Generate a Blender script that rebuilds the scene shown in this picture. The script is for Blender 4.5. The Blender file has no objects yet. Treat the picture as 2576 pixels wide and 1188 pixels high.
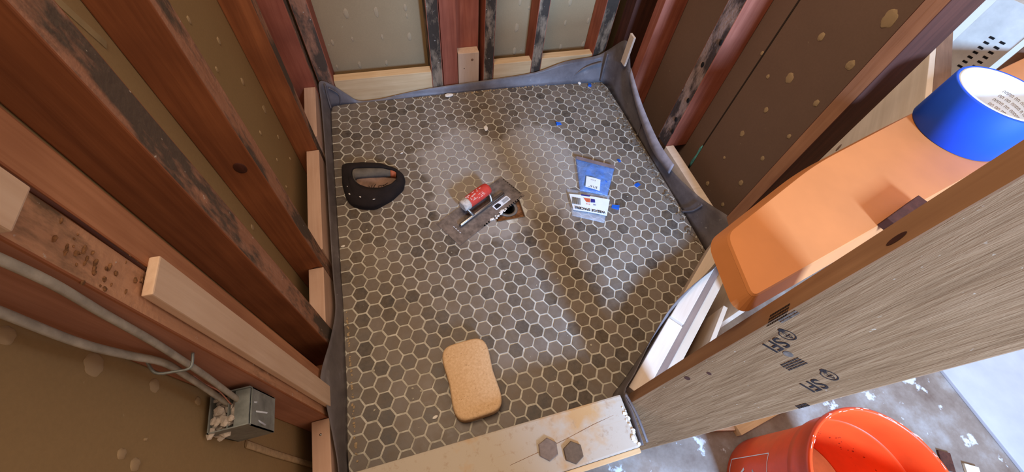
import bpy, bmesh, math, random
from mathutils import Vector, Matrix, noise
random.seed(7)
S = bpy.context.scene
COL = S.collection
PI = math.pi

# ------------------------------------------------------------------ camera, light, exposure
F_PX = 1021.7972
CAM = Vector((0.18690826, -0.5958994, 1.02031825))
RX = Vector((0.9602925879645835, -0.266431847897476, 0.08277811260328524))
RD = Vector((-0.18235293985860296, -0.8239443478528792, -0.5365287662032756))
RF = Vector((0.21115290863530786, 0.5001297652256069, -0.8398122808744801))
cd = bpy.data.cameras.new('camera'); cam = bpy.data.objects.new('camera', cd); COL.objects.link(cam)
cd.sensor_width = 36; cd.lens = 36 * F_PX / 2576; cd.clip_start = 0.01
M = Matrix.Identity(4)
for i in range(3):
    M[i][0] = RX[i]; M[i][1] = -RD[i]; M[i][2] = -RF[i]; M[i][3] = CAM[i]
cam.matrix_world = M
S.camera = cam
w = bpy.data.worlds.new('world'); S.world = w; w.use_nodes = True
w.node_tree.nodes['Background'].inputs[0].default_value = (0.74, 0.57, 0.44, 1)
w.node_tree.nodes['Background'].inputs[1].default_value = 1.05
S.view_settings.view_transform = 'Standard'; S.view_settings.look = 'None'
S.view_settings.gamma = 1; S.view_settings.use_curve_mapping = False
S.view_settings.exposure = 0.0

def area(name, loc, target, size, size_y, power, color):
    l = bpy.data.lights.new(name, 'AREA'); l.shape = 'RECTANGLE'; l.size = size; l.size_y = size_y
    l.energy = power; l.color = color
    o = bpy.data.objects.new(name, l); COL.objects.link(o); o.location = loc
    o.rotation_euler = (Vector(target) - Vector(loc)).to_track_quat('-Z', 'Y').to_euler()
    return o
area('window_daylight', (0.78, -2.4, 1.42), (0.6, 0.0, 0.0), 0.34, 0.45, 205, (0.31, 0.55, 1.0))
area('plywood_fill_light', (1.45, 0.85, 1.25), (1.3, -0.1, 0.35), 0.3, 0.3, 8, (0.95, 0.9, 0.85))  # added fill for the plywood's inner face; no such lamp is seen
area('ceiling_lamp', (0.05, -0.15, 2.25), (0.2, -0.15, 0.0), 0.6, 0.6, 24, (1.0, 0.80, 0.60))

# ------------------------------------------------------------------ helpers
def prop(o, label=None, cat=None, group=None, kind=None):
    if label: o['label'] = label
    if cat: o['category'] = cat
    if group: o['group'] = group
    if kind: o['kind'] = kind
    return o

def link(name, me, parent=None, loc=(0, 0, 0), smooth=False):
    o = bpy.data.objects.new(name, me); COL.objects.link(o); o.location = loc
    if parent: o.parent = parent
    if smooth:
        for p in me.polygons: p.use_smooth = True
    return o

def mesh(name, bm, mats, parent=None, loc=(0, 0, 0), smooth=False):
    me = bpy.data.meshes.new(name); bm.normal_update(); bm.to_mesh(me); bm.free()
    for m in (mats if isinstance(mats, (list, tuple)) else [mats]): me.materials.append(m)
    return link(name, me, parent, loc, smooth)

def empty(name, loc, rz=0):
    o = bpy.data.objects.new(name, None); COL.objects.link(o); o.location = loc
    o.rotation_euler = (0, 0, rz); o.empty_display_size = 0.02
    return o

def box_bm(bm, lo, hi, mi=0, faces=None, bev=0.0, jit=0.0):
    """axis box; faces: dict of '-x','+x','-y','+y','-z','+z' -> material index"""
    vs = [bm.verts.new((x + random.uniform(-jit, jit), y + random.uniform(-jit, jit), z)) for x in (lo[0], hi[0]) for y in (lo[1], hi[1]) for z in (lo[2], hi[2])]
    F = {'-x': (0, 1, 3, 2), '+x': (4, 6, 7, 5), '-y': (0, 4, 5, 1), '+y': (2, 3, 7, 6), '-z': (0, 2, 6, 4), '+z': (1, 5, 7, 3)}
    fs = []
    for k, ix in F.items():
        f = bm.faces.new([vs[i] for i in ix]); f.material_index = (faces or {}).get(k, mi); fs.append(f)
    if bev:
        es = list({e for f in fs for e in f.edges})
        bmesh.ops.bevel(bm, geom=es, offset=bev, segments=2, affect='EDGES', profile=0.6)
    return fs

def rbox(name, lo, hi, mats, faces=None, bev=0.0015, parent=None, rz=0.0, jit=0.0):
    """world-space box with its origin at the base centre"""
    c = Vector(((lo[0] + hi[0]) / 2, (lo[1] + hi[1]) / 2, lo[2]))
    bm = bmesh.new()
    box_bm(bm, [lo[i] - c[i] for i in range(3)], [hi[i] - c[i] for i in range(3)], 0, faces, bev, jit)
    o = mesh(name, bm, mats, parent, c)
    o.rotation_euler = (0, 0, rz)
    return o

def prism_bm(bm, poly, z0, z1, mi=0, top_poly=None):
    tp = top_poly or poly
    a = [bm.verts.new((p[0], p[1], z0)) for p in poly]; b = [bm.verts.new((p[0], p[1], z1)) for p in tp]
    n = len(poly)
    fs = [bm.faces.new(b), bm.faces.new(a[::-1])]
    for i in range(n): fs.append(bm.faces.new((a[i], a[(i + 1) % n], b[(i + 1) % n], b[i])))
    for f in fs: f.material_index = mi
    return fs

def rounded(poly, r, seg=5):
    """round the corners of a ccw polygon; r may be a list"""
    out = []; n = len(poly)
    for i in range(n):
        p = Vector(poly[i]); a = Vector(poly[i - 1]); b = Vector(poly[(i + 1) % n])
        ri = r[i] if isinstance(r, (list, tuple)) else r
        if ri <= 0: out.append(tuple(p)); continue
        da = (a - p).normalized(); db = (b - p).normalized()
        p0 = p + da * ri; p1 = p + db * ri
        for k in range(seg + 1):
            t = k / seg
            out.append(tuple(p0 * (1 - t) ** 2 + p * 2 * t * (1 - t) + p1 * t * t))
    return out

def tube_bm(bm, pts, r, seg=8, caps=True, mi=0, flat=1.0):
    pts = [Vector(p) for p in pts]; rings = []
    up = Vector((0, 0, 1))
    if abs((pts[-1] - pts[0]).normalized().z) > 0.6: up = Vector((1, 0, 0))
    for i, p in enumerate(pts):
        d = (pts[min(i + 1, len(pts) - 1)] - pts[max(i - 1, 0)]).normalized()
        a = d.cross(up)
        if a.length < 1e-4: a = d.cross(Vector((1, 0, 0)))
        a.normalize(); b = a.cross(d).normalized()
        rr = r[i] if isinstance(r, (list, tuple)) else r
        rings.append([bm.verts.new(p + (a * math.cos(t) + b * math.sin(t) * flat) * rr) for t in [2 * PI * k / seg for k in range(seg)]])
    for i in range(len(rings) - 1):
        for k in range(seg):
            f = bm.faces.new((rings[i][k], rings[i][(k + 1) % seg], rings[i + 1][(k + 1) % seg], rings[i + 1][k])); f.material_index = mi; f.smooth = True
    if caps:
        bm.faces.new(rings[0][::-1]).material_index = mi; bm.faces.new(rings[-1]).material_index = mi

def smooth_path(pts, n=6):
    P = [Vector(p) for p in pts]; out = []
    for i in range(len(P) - 1):
        p0 = P[max(i - 1, 0)]; p1 = P[i]; p2 = P[i + 1]; p3 = P[min(i + 2, len(P) - 1)]
        for k in range(n):
            t = k / n
            out.append(0.5 * ((2 * p1) + (-p0 + p2) * t + (2 * p0 - 5 * p1 + 4 * p2 - p3) * t * t + (-p0 + 3 * p1 - 3 * p2 + p3) * t ** 3))
    out.append(P[-1]); return out

def lathe_bm(bm, prof, seg=64, mi=0, ends=(False, False)):
    rings = [[bm.verts.new((r * math.cos(2 * PI * k / seg), r * math.sin(2 * PI * k / seg), z)) for k in range(seg)] for r, z in prof]
    for i in range(len(rings) - 1):
        for k in range(seg):
            f = bm.faces.new((rings[i][k], rings[i][(k + 1) % seg], rings[i + 1][(k + 1) % seg], rings[i + 1][k])); f.smooth = True; f.material_index = mi
    if ends[0]: bm.faces.new(rings[0][::-1])
    if ends[1]: bm.faces.new(rings[-1])

def text_mesh(name, s, size, mat, mw, parent=None, extrude=0.0002, warp=None, align='CENTER', spacing=1.0, bold=0.0):
    cu = bpy.data.curves.new(name, 'FONT'); cu.body = s; cu.size = size; cu.extrude = extrude
    cu.align_x = align; cu.align_y = 'CENTER'; cu.space_character = spacing; cu.offset = bold
    t = bpy.data.objects.new(name, cu); COL.objects.link(t)
    dg = bpy.context.evaluated_depsgraph_get(); me = bpy.data.meshes.new_from_object(t.evaluated_get(dg))
    bpy.data.objects.remove(t); bpy.data.curves.remove(cu)
    me.materials.clear(); me.materials.append(mat)
    if warp:
        bm = bmesh.new(); bm.from_mesh(me)
        bmesh.ops.triangulate(bm, faces=bm.faces)
        bmesh.ops.subdivide_edges(bm, edges=[e for e in bm.edges if e.calc_length() > size * 0.25], cuts=2)
        for v in bm.verts: v.co = warp(v.co)
        bm.to_mesh(me); bm.free()
    else: me.transform(mw)
    return link(name, me, parent)

def frame(o, x, y):
    """matrix with origin o, x axis x, y axis y"""
    x = Vector(x).normalized(); y = Vector(y).normalized(); z = x.cross(y)
    m = Matrix.Identity(4)
    for i in range(3): m[i][0] = x[i]; m[i][1] = y[i]; m[i][2] = z[i]; m[i][3] = o[i]
    return m

# ------------------------------------------------------------------ materials
def new(name):
    m = bpy.data.materials.new(name); m.use_nodes = True; nt = m.node_tree
    b = nt.nodes['Principled BSDF']; b.inputs['Specular IOR Level'].default_value = 0.3
    return m, nt, b
def N(nt, t, **kw):
    n = nt.nodes.new(t)
    for k, v in kw.items(): setattr(n, k, v)
    return n
def srgb(c):
    c = [x / 255 for x in c]
    return tuple([(x / 12.92 if x <= 0.04045 else ((x + 0.055) / 1.055) ** 2.4) for x in c] + [1])
def coords(nt, scale, rnd=True):
    tc = N(nt, 'ShaderNodeTexCoord'); mp = N(nt, 'ShaderNodeMapping'); mp.inputs['Scale'].default_value = scale
    nt.links.new(tc.outputs['Object'], mp.inputs['Vector'])
    if rnd:
        oi = N(nt, 'ShaderNodeObjectInfo'); mu = N(nt, 'ShaderNodeMath', operation='MULTIPLY'); mu.inputs[1].default_value = 37
        nt.links.new(oi.outputs['Random'], mu.inputs[0])
        return mp.outputs[0], mu.outputs[0]
    return mp.outputs[0], None
def nz(nt, vec, sc, det=4, rough=0.55, w=None, dist=0.0):
    n = N(nt, 'ShaderNodeTexNoise', noise_dimensions='4D')
    n.inputs['Scale'].default_value = sc; n.inputs['Detail'].default_value = det; n.inputs['Roughness'].default_value = rough; n.inputs['Distortion'].default_value = dist
    nt.links.new(vec, n.inputs['Vector'])
    if w is not None: nt.links.new(w, n.inputs['W'])
    return n.outputs['Fac']
def ramp(nt, fac, stops, interp='LINEAR'):
    r = N(nt, 'ShaderNodeValToRGB'); r.color_ramp.interpolation = interp
    while len(r.color_ramp.elements) < len(stops): r.color_ramp.elements.new(0.5)
    for e, (p, c) in zip(r.color_ramp.elements, stops):
        e.position = p; e.color = c if len(c) == 4 else (*c, 1)
    nt.links.new(fac, r.inputs[0]); return r.outputs[0]
def mix(nt, fac, a, b, blend='MIX'):
    m = N(nt, 'ShaderNodeMix', data_type='RGBA', blend_type=blend)
    for s, v in ((m.inputs[0], fac), (m.inputs[6], a), (m.inputs[7], b)):
        if isinstance(v, (int, float)): s.default_value = v
        elif isinstance(v, tuple): s.default_value = v if len(v) == 4 else (*v, 1)
        else: nt.links.new(v, s)
    return m.outputs[2]
def bump(nt, b, h, strength=0.3, dist=0.002):
    bp = N(nt, 'ShaderNodeBump'); bp.inputs['Strength'].default_value = strength; bp.inputs['Distance'].default_value = dist
    nt.links.new(h, bp.inputs['Height']); nt.links.new(bp.outputs[0], b.inputs['Normal'])
W0 = (0, 0, 0, 1); W1 = (1, 1, 1, 1)

def wood(name, c1, c2, axis='z', rough=0.75, fine=1.0, patch=None, grain=0.25, knots=False):
    m, nt, b = new(name)
    a = {'x': (2, 34, 34), 'y': (34, 2, 34), 'z': (34, 34, 2)}[axis]
    v, rw = coords(nt, a)
    g = nz(nt, v, 2.2 * fine, 6, 0.6, rw, 0.6)
    col = ramp(nt, g, [(0.32, srgb(c1)), (0.68, srgb(c2))])
    v2, _ = coords(nt, (1, 1, 1))
    p = nz(nt, v2, 9, 3, 0.5, rw)
    col = mix(nt, ramp(nt, p, [(0.35, W0), (0.75, (0.55, 0.55, 0.55, 1))]), col, srgb(patch or [x * 0.72 for x in c1]))
    nt.links.new(col, b.inputs['Base Color']); b.inputs['Roughness'].default_value = rough
    bump(nt, b, g, grain, 0.002)
    return m

def mould(name, c1, c2, dark, amount=0.5, axis='z'):
    m, nt, b = new(name)
    a = {'x': (3, 30, 30), 'y': (30, 3, 30), 'z': (30, 30, 3)}[axis]
    v, rw = coords(nt, a); v2, _ = coords(nt, (1, 1, 0.35) if axis == 'z' else (1, 1, 1))
    g = nz(nt, v, 2.4, 6, 0.65, rw, 0.5)
    col = ramp(nt, g, [(0.3, srgb(c1)), (0.7, srgb(c2))])
    p = nz(nt, v2, 22, 6, 0.65, rw)
    t = 0.62 - amount * 0.3
    col = mix(nt, ramp(nt, p, [(t - 0.05, W0), (t + 0.06, (0.92, 0.92, 0.92, 1))]), col, srgb(dark))
    v3, _ = coords(nt, (1, 1, 1))
    q = nz(nt, v3, 95, 3, 0.6, rw)
    col = mix(nt, ramp(nt, q, [(0.67, W0), (0.72, W1)]), col, srgb((190, 176, 160)))
    nt.links.new(col, b.inputs['Base Color']); b.inputs['Roughness'].default_value = 0.9
    bump(nt, b, q, 0.5, 0.003)
    return m

def plain(name, c, rough=0.6, spec=0.3, metal=0.0, var=0.12, sc=40, bumpy=0.0, alpha=1.0, trans=0.0):
    m, nt, b = new(name)
    v, rw = coords(nt, (1, 1, 1))
    g = nz(nt, v, sc, 4, 0.6, rw)
    k1 = [x * (1 - var) for x in c]; k2 = [min(255, x * (1 + var)) for x in c]
    nt.links.new(ramp(nt, g, [(0.3, srgb(k1)), (0.7, srgb(k2))]), b.inputs['Base Color'])
    b.inputs['Roughness'].default_value = rough; b.inputs['Specular IOR Level'].default_value = spec; b.inputs['Metallic'].default_value = metal
    if bumpy: bump(nt, b, g, bumpy, 0.003)
    if alpha < 1: b.inputs['Alpha'].default_value = alpha
    if trans: b.inputs['Transmission Weight'].default_value = trans
    return m

def paper_wall(name, c, sm=(110, 92, 70)):
    m, nt, b = new(name)
    v, rw = coords(nt, (1, 1, 1), False)
    tcw = nz(nt, v, 3.0, 5, 0.6)
    f = nz(nt, v, 260, 3, 0.6)
    col = mix(nt, ramp(nt, tcw, [(0.3, W0), (0.75, (0.6, 0.6, 0.6, 1))]), srgb(c), srgb(sm))
    col = mix(nt, ramp(nt, f, [(0.3, (0.2, 0.2, 0.2, 1)), (0.7, W0)]), col, srgb([x * 0.7 for x in c]))
    s = nz(nt, v, 55, 4, 0.6)
    col = mix(nt, ramp(nt, s, [(0.70, W0), (0.74, (0.7, 0.7, 0.7, 1))]), col, srgb((176, 158, 122)))
    nt.links.new(col, b.inputs['Base Color']); b.inputs['Roughness'].default_value = 0.92
    return m

def fabric(name, c, sc=900, rough=0.95):
    m, nt, b = new(name); v, rw = coords(nt, (1, 1, 1)); g = nz(nt, v, sc, 2); h = nz(nt, v, 30, 4)
    col = mix(nt, ramp(nt, h, [(0.35, W0), (0.7, W1)]), srgb(c), srgb([min(255, x * 1.35) for x in c]))
    nt.links.new(col, b.inputs['Base Color']); b.inputs['Roughness'].default_value = rough; bump(nt, b, g, 0.4, 0.001)
    return m

red_wood = wood('red_brown_wood', (132, 76, 44), (168, 102, 62), patch=(94, 50, 30))
red_side = wood('red_stained_wood', (146, 76, 54), (176, 102, 76), patch=(104, 52, 38))
orange_wood = wood('orange_brown_wood', (150, 96, 62), (184, 126, 88), patch=(122, 72, 44))
pink_wood = wood('pinkish_old_wood', (156, 104, 80), (184, 130, 104), patch=(124, 76, 56))
mould_l = mould('mouldy_wood_brown', (142, 96, 70), (170, 122, 96), (74, 64, 54), 0.42)
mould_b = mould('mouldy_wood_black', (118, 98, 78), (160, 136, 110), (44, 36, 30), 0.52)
mould_lt = mould('mouldy_wood_pale', (132, 108, 98), (166, 142, 132), (50, 40, 38), 0.45)
rough_front = mould('rough_front_wood', (164, 116, 84), (190, 140, 104), (92, 70, 50), 0.2)
dark_wood = wood('dark_brown_wood', (62, 32, 22), (92, 50, 36))
new_y = wood('new_pine_y', (190, 152, 128), (210, 174, 150), 'y', patch=(178, 138, 112), grain=0.1)
new_x = wood('new_pine_x', (200, 162, 116), (222, 188, 142), 'x', patch=(184, 142, 96), grain=0.1)
new_z = wood('new_pine_z', (196, 162, 134), (214, 184, 156), 'z', patch=(188, 152, 122), grain=0.1)
new_pale = wood('pale_pine', (214, 192, 170), (230, 210, 190), 'x', patch=(204, 178, 152), grain=0.08)
ply = wood('pale_plywood', (206, 180, 152), (224, 200, 174), 'x', patch=(190, 166, 140), grain=0.05, fine=0.5)
brown_block = wood('brown_block_wood', (122, 88, 66), (150, 112, 86), 'x')
tan_stud = wood('tan_stud_wood', (150, 104, 76), (176, 128, 96))
gray_shadow_wood = wood('shade_grey_wood', (128, 104, 92), (150, 126, 110), 'x')  # grey puts the shade of the diagonal's ledge into the wood colour
wall_l = paper_wall('brown_paper_left', (152, 124, 84), (136, 108, 70))
wall_b = paper_wall('grey_paper_back', (160, 134, 98), (138, 112, 80))
wall_r = paper_wall('brown_paper_right', (124, 98, 82), (100, 78, 66))
plaster = plain('dried_plaster', (168, 142, 108), 0.95, 0.2, var=0.1, sc=120, bumpy=0.4)
plaster_w = plain('white_plaster', (226, 218, 206), 0.9, 0.2, var=0.05, sc=120, bumpy=0.3)
white_paint = plain('white_wall_paint', (226, 226, 214), 0.7, 0.2, var=0.03, sc=8)
sheet_paint = plain('white_sheet_paint', (180, 178, 180), 0.8, 0.2, var=0.05, sc=9)
splinter_m = plain('splintered_brown', (112, 78, 52), 0.95, 0.1, var=0.35, sc=200)
white_metal = plain('cream_metal', (212, 206, 190), 0.5, 0.4, var=0.05)
hole_dark = plain('dark_hole', (22, 18, 15), 0.9)
rust = plain('rusty_brown', (120, 84, 58), 0.8, 0.2, var=0.3, sc=90, bumpy=0.3)
chrome = plain('brushed_steel', (168, 164, 158), 0.35, 0.5, 1.0, var=0.08)
dull_steel = plain('dull_trowel_steel', (120, 108, 100), 0.5, 0.4, 0.5, var=0.22, sc=60)
cable_gray = plain('grey_cable_sheath', (152, 142, 126), 0.6, 0.3, var=0.12, sc=60, bumpy=0.3)
cable_blue = plain('pale_grey_cable', (172, 176, 184), 0.6, 0.3, var=0.1, sc=60)
galv = plain('galvanised_box_metal', (134, 138, 134), 0.5, 0.4, 0.5, var=0.15)
mud = plain('splattered_mud', (186, 172, 158), 0.95, 0.1, var=0.16, sc=70, bumpy=0.8)
wire_red = plain('copper_pink_wire', (190, 130, 110), 0.5)
ink = plain('faded_black_ink', (48, 38, 34), 0.9, 0.1, var=0.3, sc=120)
ink_soft = plain('worn_grey_ink', (98, 82, 70), 0.9, 0.1, var=0.3, sc=200)
red_grip = plain('red_rubber_grip', (190, 60, 46), 0.6, 0.3, var=0.08, sc=60)
label_white = plain('white_label', (222, 224, 228), 0.6, 0.2, var=0.02)
black_print = plain('black_print', (26, 24, 28), 0.7)
orange_print = plain('orange_print', (208, 96, 60), 0.7)
navy_print = plain('navy_print', (44, 40, 110), 0.7)
blue_plastic = plain('blue_plastic', (30, 92, 190), 0.4, 0.4, var=0.06)
cap_cloth = fabric('dark_brown_cap_cloth', (29, 22, 20))
cap_band = fabric('grey_sweatband', (84, 76, 66))
cap_inner = fabric('brown_inner_lining', (112, 88, 74), 60)
orange_tag = plain('orange_tag', (170, 92, 62), 0.8)
turq = plain('turquoise_paint', (92, 160, 160), 0.7, 0.3, var=0.3, sc=50)
dark_gap = plain('dark_seam', (50, 38, 30), 0.95)
grout_residue = plain('tan_grout_slurry', (214, 160, 118), 0.6, 0.3, var=0.05)

# liner: grey-blue rubber sheet with dusty scuffs
liner_m, nt, b = new('grey_shower_liner')
v, rw = coords(nt, (1, 1, 1), False)
g = nz(nt, v, 14, 6, 0.65); s2 = nz(nt, v, 60, 4, 0.6)
col = ramp(nt, g, [(0.35, srgb((90, 82, 82))), (0.6, srgb((112, 104, 104))), (0.78, srgb((150, 144, 144)))])
col = mix(nt, ramp(nt, s2, [(0.66, W0), (0.74, (0.6, 0.6, 0.6, 1))]), col, srgb((176, 170, 164)))
nt.links.new(col, b.inputs['Base Color']); b.inputs['Roughness'].default_value = 0.42; bump(nt, b, g, 0.25, 0.004)
dirt_m = plain('mortar_crumbs', (104, 90, 76), 0.95, 0.1, var=0.35, sc=140, bumpy=1.0)

# tiles
tile_m, nt, b = new('slate_hexagon_tile')
at = N(nt, 'ShaderNodeAttribute', attribute_name='tone')
v, rw = coords(nt, (1, 1, 1), False)
col = ramp(nt, at.outputs['Fac'], [(0.0, srgb((52, 45, 40))), (0.3, srgb((84, 74, 65))), (1.0, srgb((124, 110, 98)))])
g = nz(nt, v, 70, 6, 0.7)
col = mix(nt, ramp(nt, g, [(0.35, W0), (0.8, (0.55, 0.55, 0.55, 1))]), col, srgb((136, 122, 108)))
big = nz(nt, v, 5.0, 4, 0.6)
col = mix(nt, ramp(nt, big, [(0.45, W0), (0.72, (0.35, 0.35, 0.35, 1))]), col, srgb((146, 132, 118)))
# dried grout haze left round the middle of the floor
sx = N(nt, 'ShaderNodeSeparateXYZ'); tc = N(nt, 'ShaderNodeTexCoord'); nt.links.new(tc.outputs['Object'], sx.inputs[0])
def mth(op, a, c=None):
    n = N(nt, 'ShaderNodeMath', operation=op)
    for i, x in enumerate((a, c)):
        if x is None: continue
        if isinstance(x, (int, float)): n.inputs[i].default_value = x
        else: nt.links.new(x, n.inputs[i])
    return n.outputs[0]
def blob(cx, cy, rx, ry):
    dx = mth('DIVIDE', mth('SUBTRACT', sx.outputs[0], cx), rx); dy = mth('DIVIDE', mth('SUBTRACT', sx.outputs[1], cy), ry)
    return mth('SQRT', mth('ADD', mth('MULTIPLY', dx, dx), mth('MULTIPLY', dy, dy)))
dist = mth('MINIMUM', mth('MINIMUM', blob(0.36, 0.34, 0.17, 0.16), blob(0.62, 0.27, 0.14, 0.22)), blob(0.42, 0.16, 0.20, 0.16))
wob = nz(nt, v, 9, 3, 0.6)
dd = mth('ADD', dist, mth('MULTIPLY', mth('SUBTRACT', wob, 0.5), 1.5))
haze = ramp(nt, dd, [(0.76, (0.62, 0.62, 0.62, 1)), (1.04, W0)])
hue = nz(nt, v, 22, 2, 0.5)
col = mix(nt, ramp(nt, hue, [(0.42, W0), (0.62, (0.30, 0.30, 0.30, 1))]), col, srgb((104, 82, 52)))
col = mix(nt, haze, col, srgb((160, 148, 136)))
nt.links.new(col, b.inputs['Base Color'])
nt.links.new(ramp(nt, g, [(0.3, (0.38, 0.38, 0.38, 1)), (0.7, (0.6, 0.6, 0.6, 1))]), b.inputs['Roughness'])
bump(nt, b, g, 0.25, 0.0012)
grout_m, nt, b = new('pale_tile_grout')
v, rw = coords(nt, (1, 1, 1), False); g = nz(nt, v, 40, 5, 0.7)
nt.links.new(ramp(nt, g, [(0.3, srgb((150, 140, 122))), (0.65, srgb((206, 198, 182)))]), b.inputs['Base Color']); b.inputs['Roughness'].default_value = 0.9

# dusty curb top
curb_m, nt, b = new('dusty_curb_wood')
v, rw = coords(nt, (1, 1, 1), False)
g = nz(nt, v, 7, 5, 0.6); g2 = nz(nt, v, 60, 5, 0.65); v3, _ = coords(nt, (3, 40, 3), False); g3 = nz(nt, v3, 2, 5)
col = mix(nt, ramp(nt, g, [(0.38, W0), (0.50, W1)]), srgb((186, 146, 98)), srgb((184, 170, 152)))
col = mix(nt, ramp(nt, g2, [(0.56, W0), (0.68, (0.6, 0.6, 0.6, 1))]), col, srgb((160, 132, 104)))
col = mix(nt, ramp(nt, g3, [(0.32, (0.25, 0.25, 0.25, 1)), (0.36, W0)]), col, srgb((176, 148, 116)))
nt.links.new(col, b.inputs['Base Color']); b.inputs['Roughness'].default_value = 0.85; bump(nt, b, g2, 0.3, 0.002)

# rough-sawn framing timber face
post_m, nt, b = new('rough_sawn_lumber')
v, rw = coords(nt, (70, 70, 4), False); g = nz(nt, v, 2.0, 7, 0.7, None, 0.3)
v2, _ = coords(nt, (55, 55, 26), False); g2 = nz(nt, v2, 3.4, 4, 0.6)
col = ramp(nt, g, [(0.28, srgb((122, 84, 50))), (0.5, srgb((144, 103, 66))), (0.72, srgb((162, 120, 82)))])
col = mix(nt, ramp(nt, g2, [(0.67, W0), (0.72, (0.7, 0.7, 0.7, 1))]), col, srgb((206, 180, 150)))
nt.links.new(col, b.inputs['Base Color']); b.inputs['Roughness'].default_value = 0.8; bump(nt, b, g, 0.9, 0.004)
post_n = wood('post_narrow_edge', (150, 110, 78), (172, 130, 94), patch=(134, 94, 62), grain=0.15)

# bathroom floor, chalky blue white near the window
slab_m, nt, b = new('chalky_subfloor')
v, rw = coords(nt, (1, 1, 1), False); g = nz(nt, v, 6, 6, 0.65); g2 = nz(nt, v, 16, 5, 0.6)
col = ramp(nt, g, [(0.38, srgb((112, 92, 78))), (0.52, srgb((138, 122, 108))), (0.66, srgb((164, 156, 148)))])
col = mix(nt, ramp(nt, g2, [(0.62, W0), (0.66, (0.85, 0.85, 0.85, 1))]), col, srgb((214, 216, 216)))
nt.links.new(col, b.inputs['Base Color']); b.inputs['Roughness'].default_value = 0.8

bucket_m = plain('orange_bucket_plastic', (236, 78, 30), 0.38, 0.5, var=0.05, sc=20)
bucket_m.node_tree.nodes['Principled BSDF'].inputs['Subsurface Weight'].default_value = 0.0
bucket_dust = plain('chalk_on_orange', (240, 190, 170), 0.8)
# sponge
sponge_m, nt, b = new('tan_sponge_foam')
v, rw = coords(nt, (1, 1, 1), False); g = nz(nt, v, 190, 3, 0.6); vo = N(nt, 'ShaderNodeTexVoronoi'); vo.inputs['Scale'].default_value = 170; nt.links.new(v, vo.inputs['Vector'])
pore = ramp(nt, vo.outputs['Distance'], [(0.08, W1), (0.17, W0)])
sel = ramp(nt, nz(nt, v, 60, 2), [(0.50, W0), (0.58, W1)])
pm = mix(nt, 1.0, pore, sel, 'MULTIPLY')
col = mix(nt, ramp(nt, g, [(0.3, W0), (0.7, W1)]), srgb((200, 160, 116)), srgb((222, 186, 144)))
col = mix(nt, pm, col, srgb((150, 110, 70)))
nt.links.new(col, b.inputs['Base Color']); b.inputs['Roughness'].default_value = 0.95
mm = mth('SUBTRACT', g, pm); bump(nt, b, mm, 0.5, 0.002)
tape_m = plain('blue_masking_tape', (26, 78, 200), 0.6, 0.3, var=0.03, sc=20)
core_m = plain('white_cardboard_core', (222, 228, 232), 0.6, 0.2, var=0.04)
core_print = plain('brown_core_print', (160, 142, 124), 0.8, 0.1, var=0.3, sc=120)
shelf_m = plain('orange_tan_board', (192, 122, 70), 0.55, 0.3, var=0.04, sc=10)
# clear plastic bags
def bagmat(name, c, alpha):
    m, nt, b = new(name); v, rw = coords(nt, (1, 1, 1)); g = nz(nt, v, 45, 5, 0.6, rw)
    b.inputs['Base Color'].default_value = srgb(c); b.inputs['Roughness'].default_value = 0.18; b.inputs['Alpha'].default_value = alpha
    b.inputs['Specular IOR Level'].default_value = 0.8; bump(nt, b, g, 0.8, 0.006); return m
bag_clear = bagmat('clear_bag_film', (206, 210, 220), 0.30)
bag_blue = bagmat('bluish_bag_film', (120, 160, 225), 0.42)

# ------------------------------------------------------------------ shower floor
XL, YB, XR, YF, YD = -0.045, 0.678, 1.012, -0.497, -0.205      # left, back, right, front, start of the diagonal
XD = 0.56
ROOM = [(XL - 0.01, YF - 0.004), (XD + 0.03, YF - 0.004), (XR + 0.008, YD), (XR + 0.004, YB - 0.03), (0.62, YB), (XL, YB + 0.01)]
DX0, DX1, DY0, DY1 = 0.411, 0.503, 0.070, 0.162
def clip(poly, a, b_):
    out = []; n = len(poly)
    def side(p): return (b_[0] - a[0]) * (p[1] - a[1]) - (b_[1] - a[1]) * (p[0] - a[0])
    for i in range(n):
        p, q = poly[i], poly[(i + 1) % n]; sp, sq = side(p), side(q)
        if sp >= 0: out.append(p)
        if sp * sq < 0:
            t = sp / (sp - sq); out.append((p[0] + (q[0] - p[0]) * t, p[1] + (q[1] - p[1]) * t))
    return out
P = 0.038; RH = (P - 0.0030) / math.sqrt(3)
bm = bmesh.new(); tone = {}
grp = bm.faces.layers.float.new('tone')
cx, cy = DX1, DY0
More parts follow.
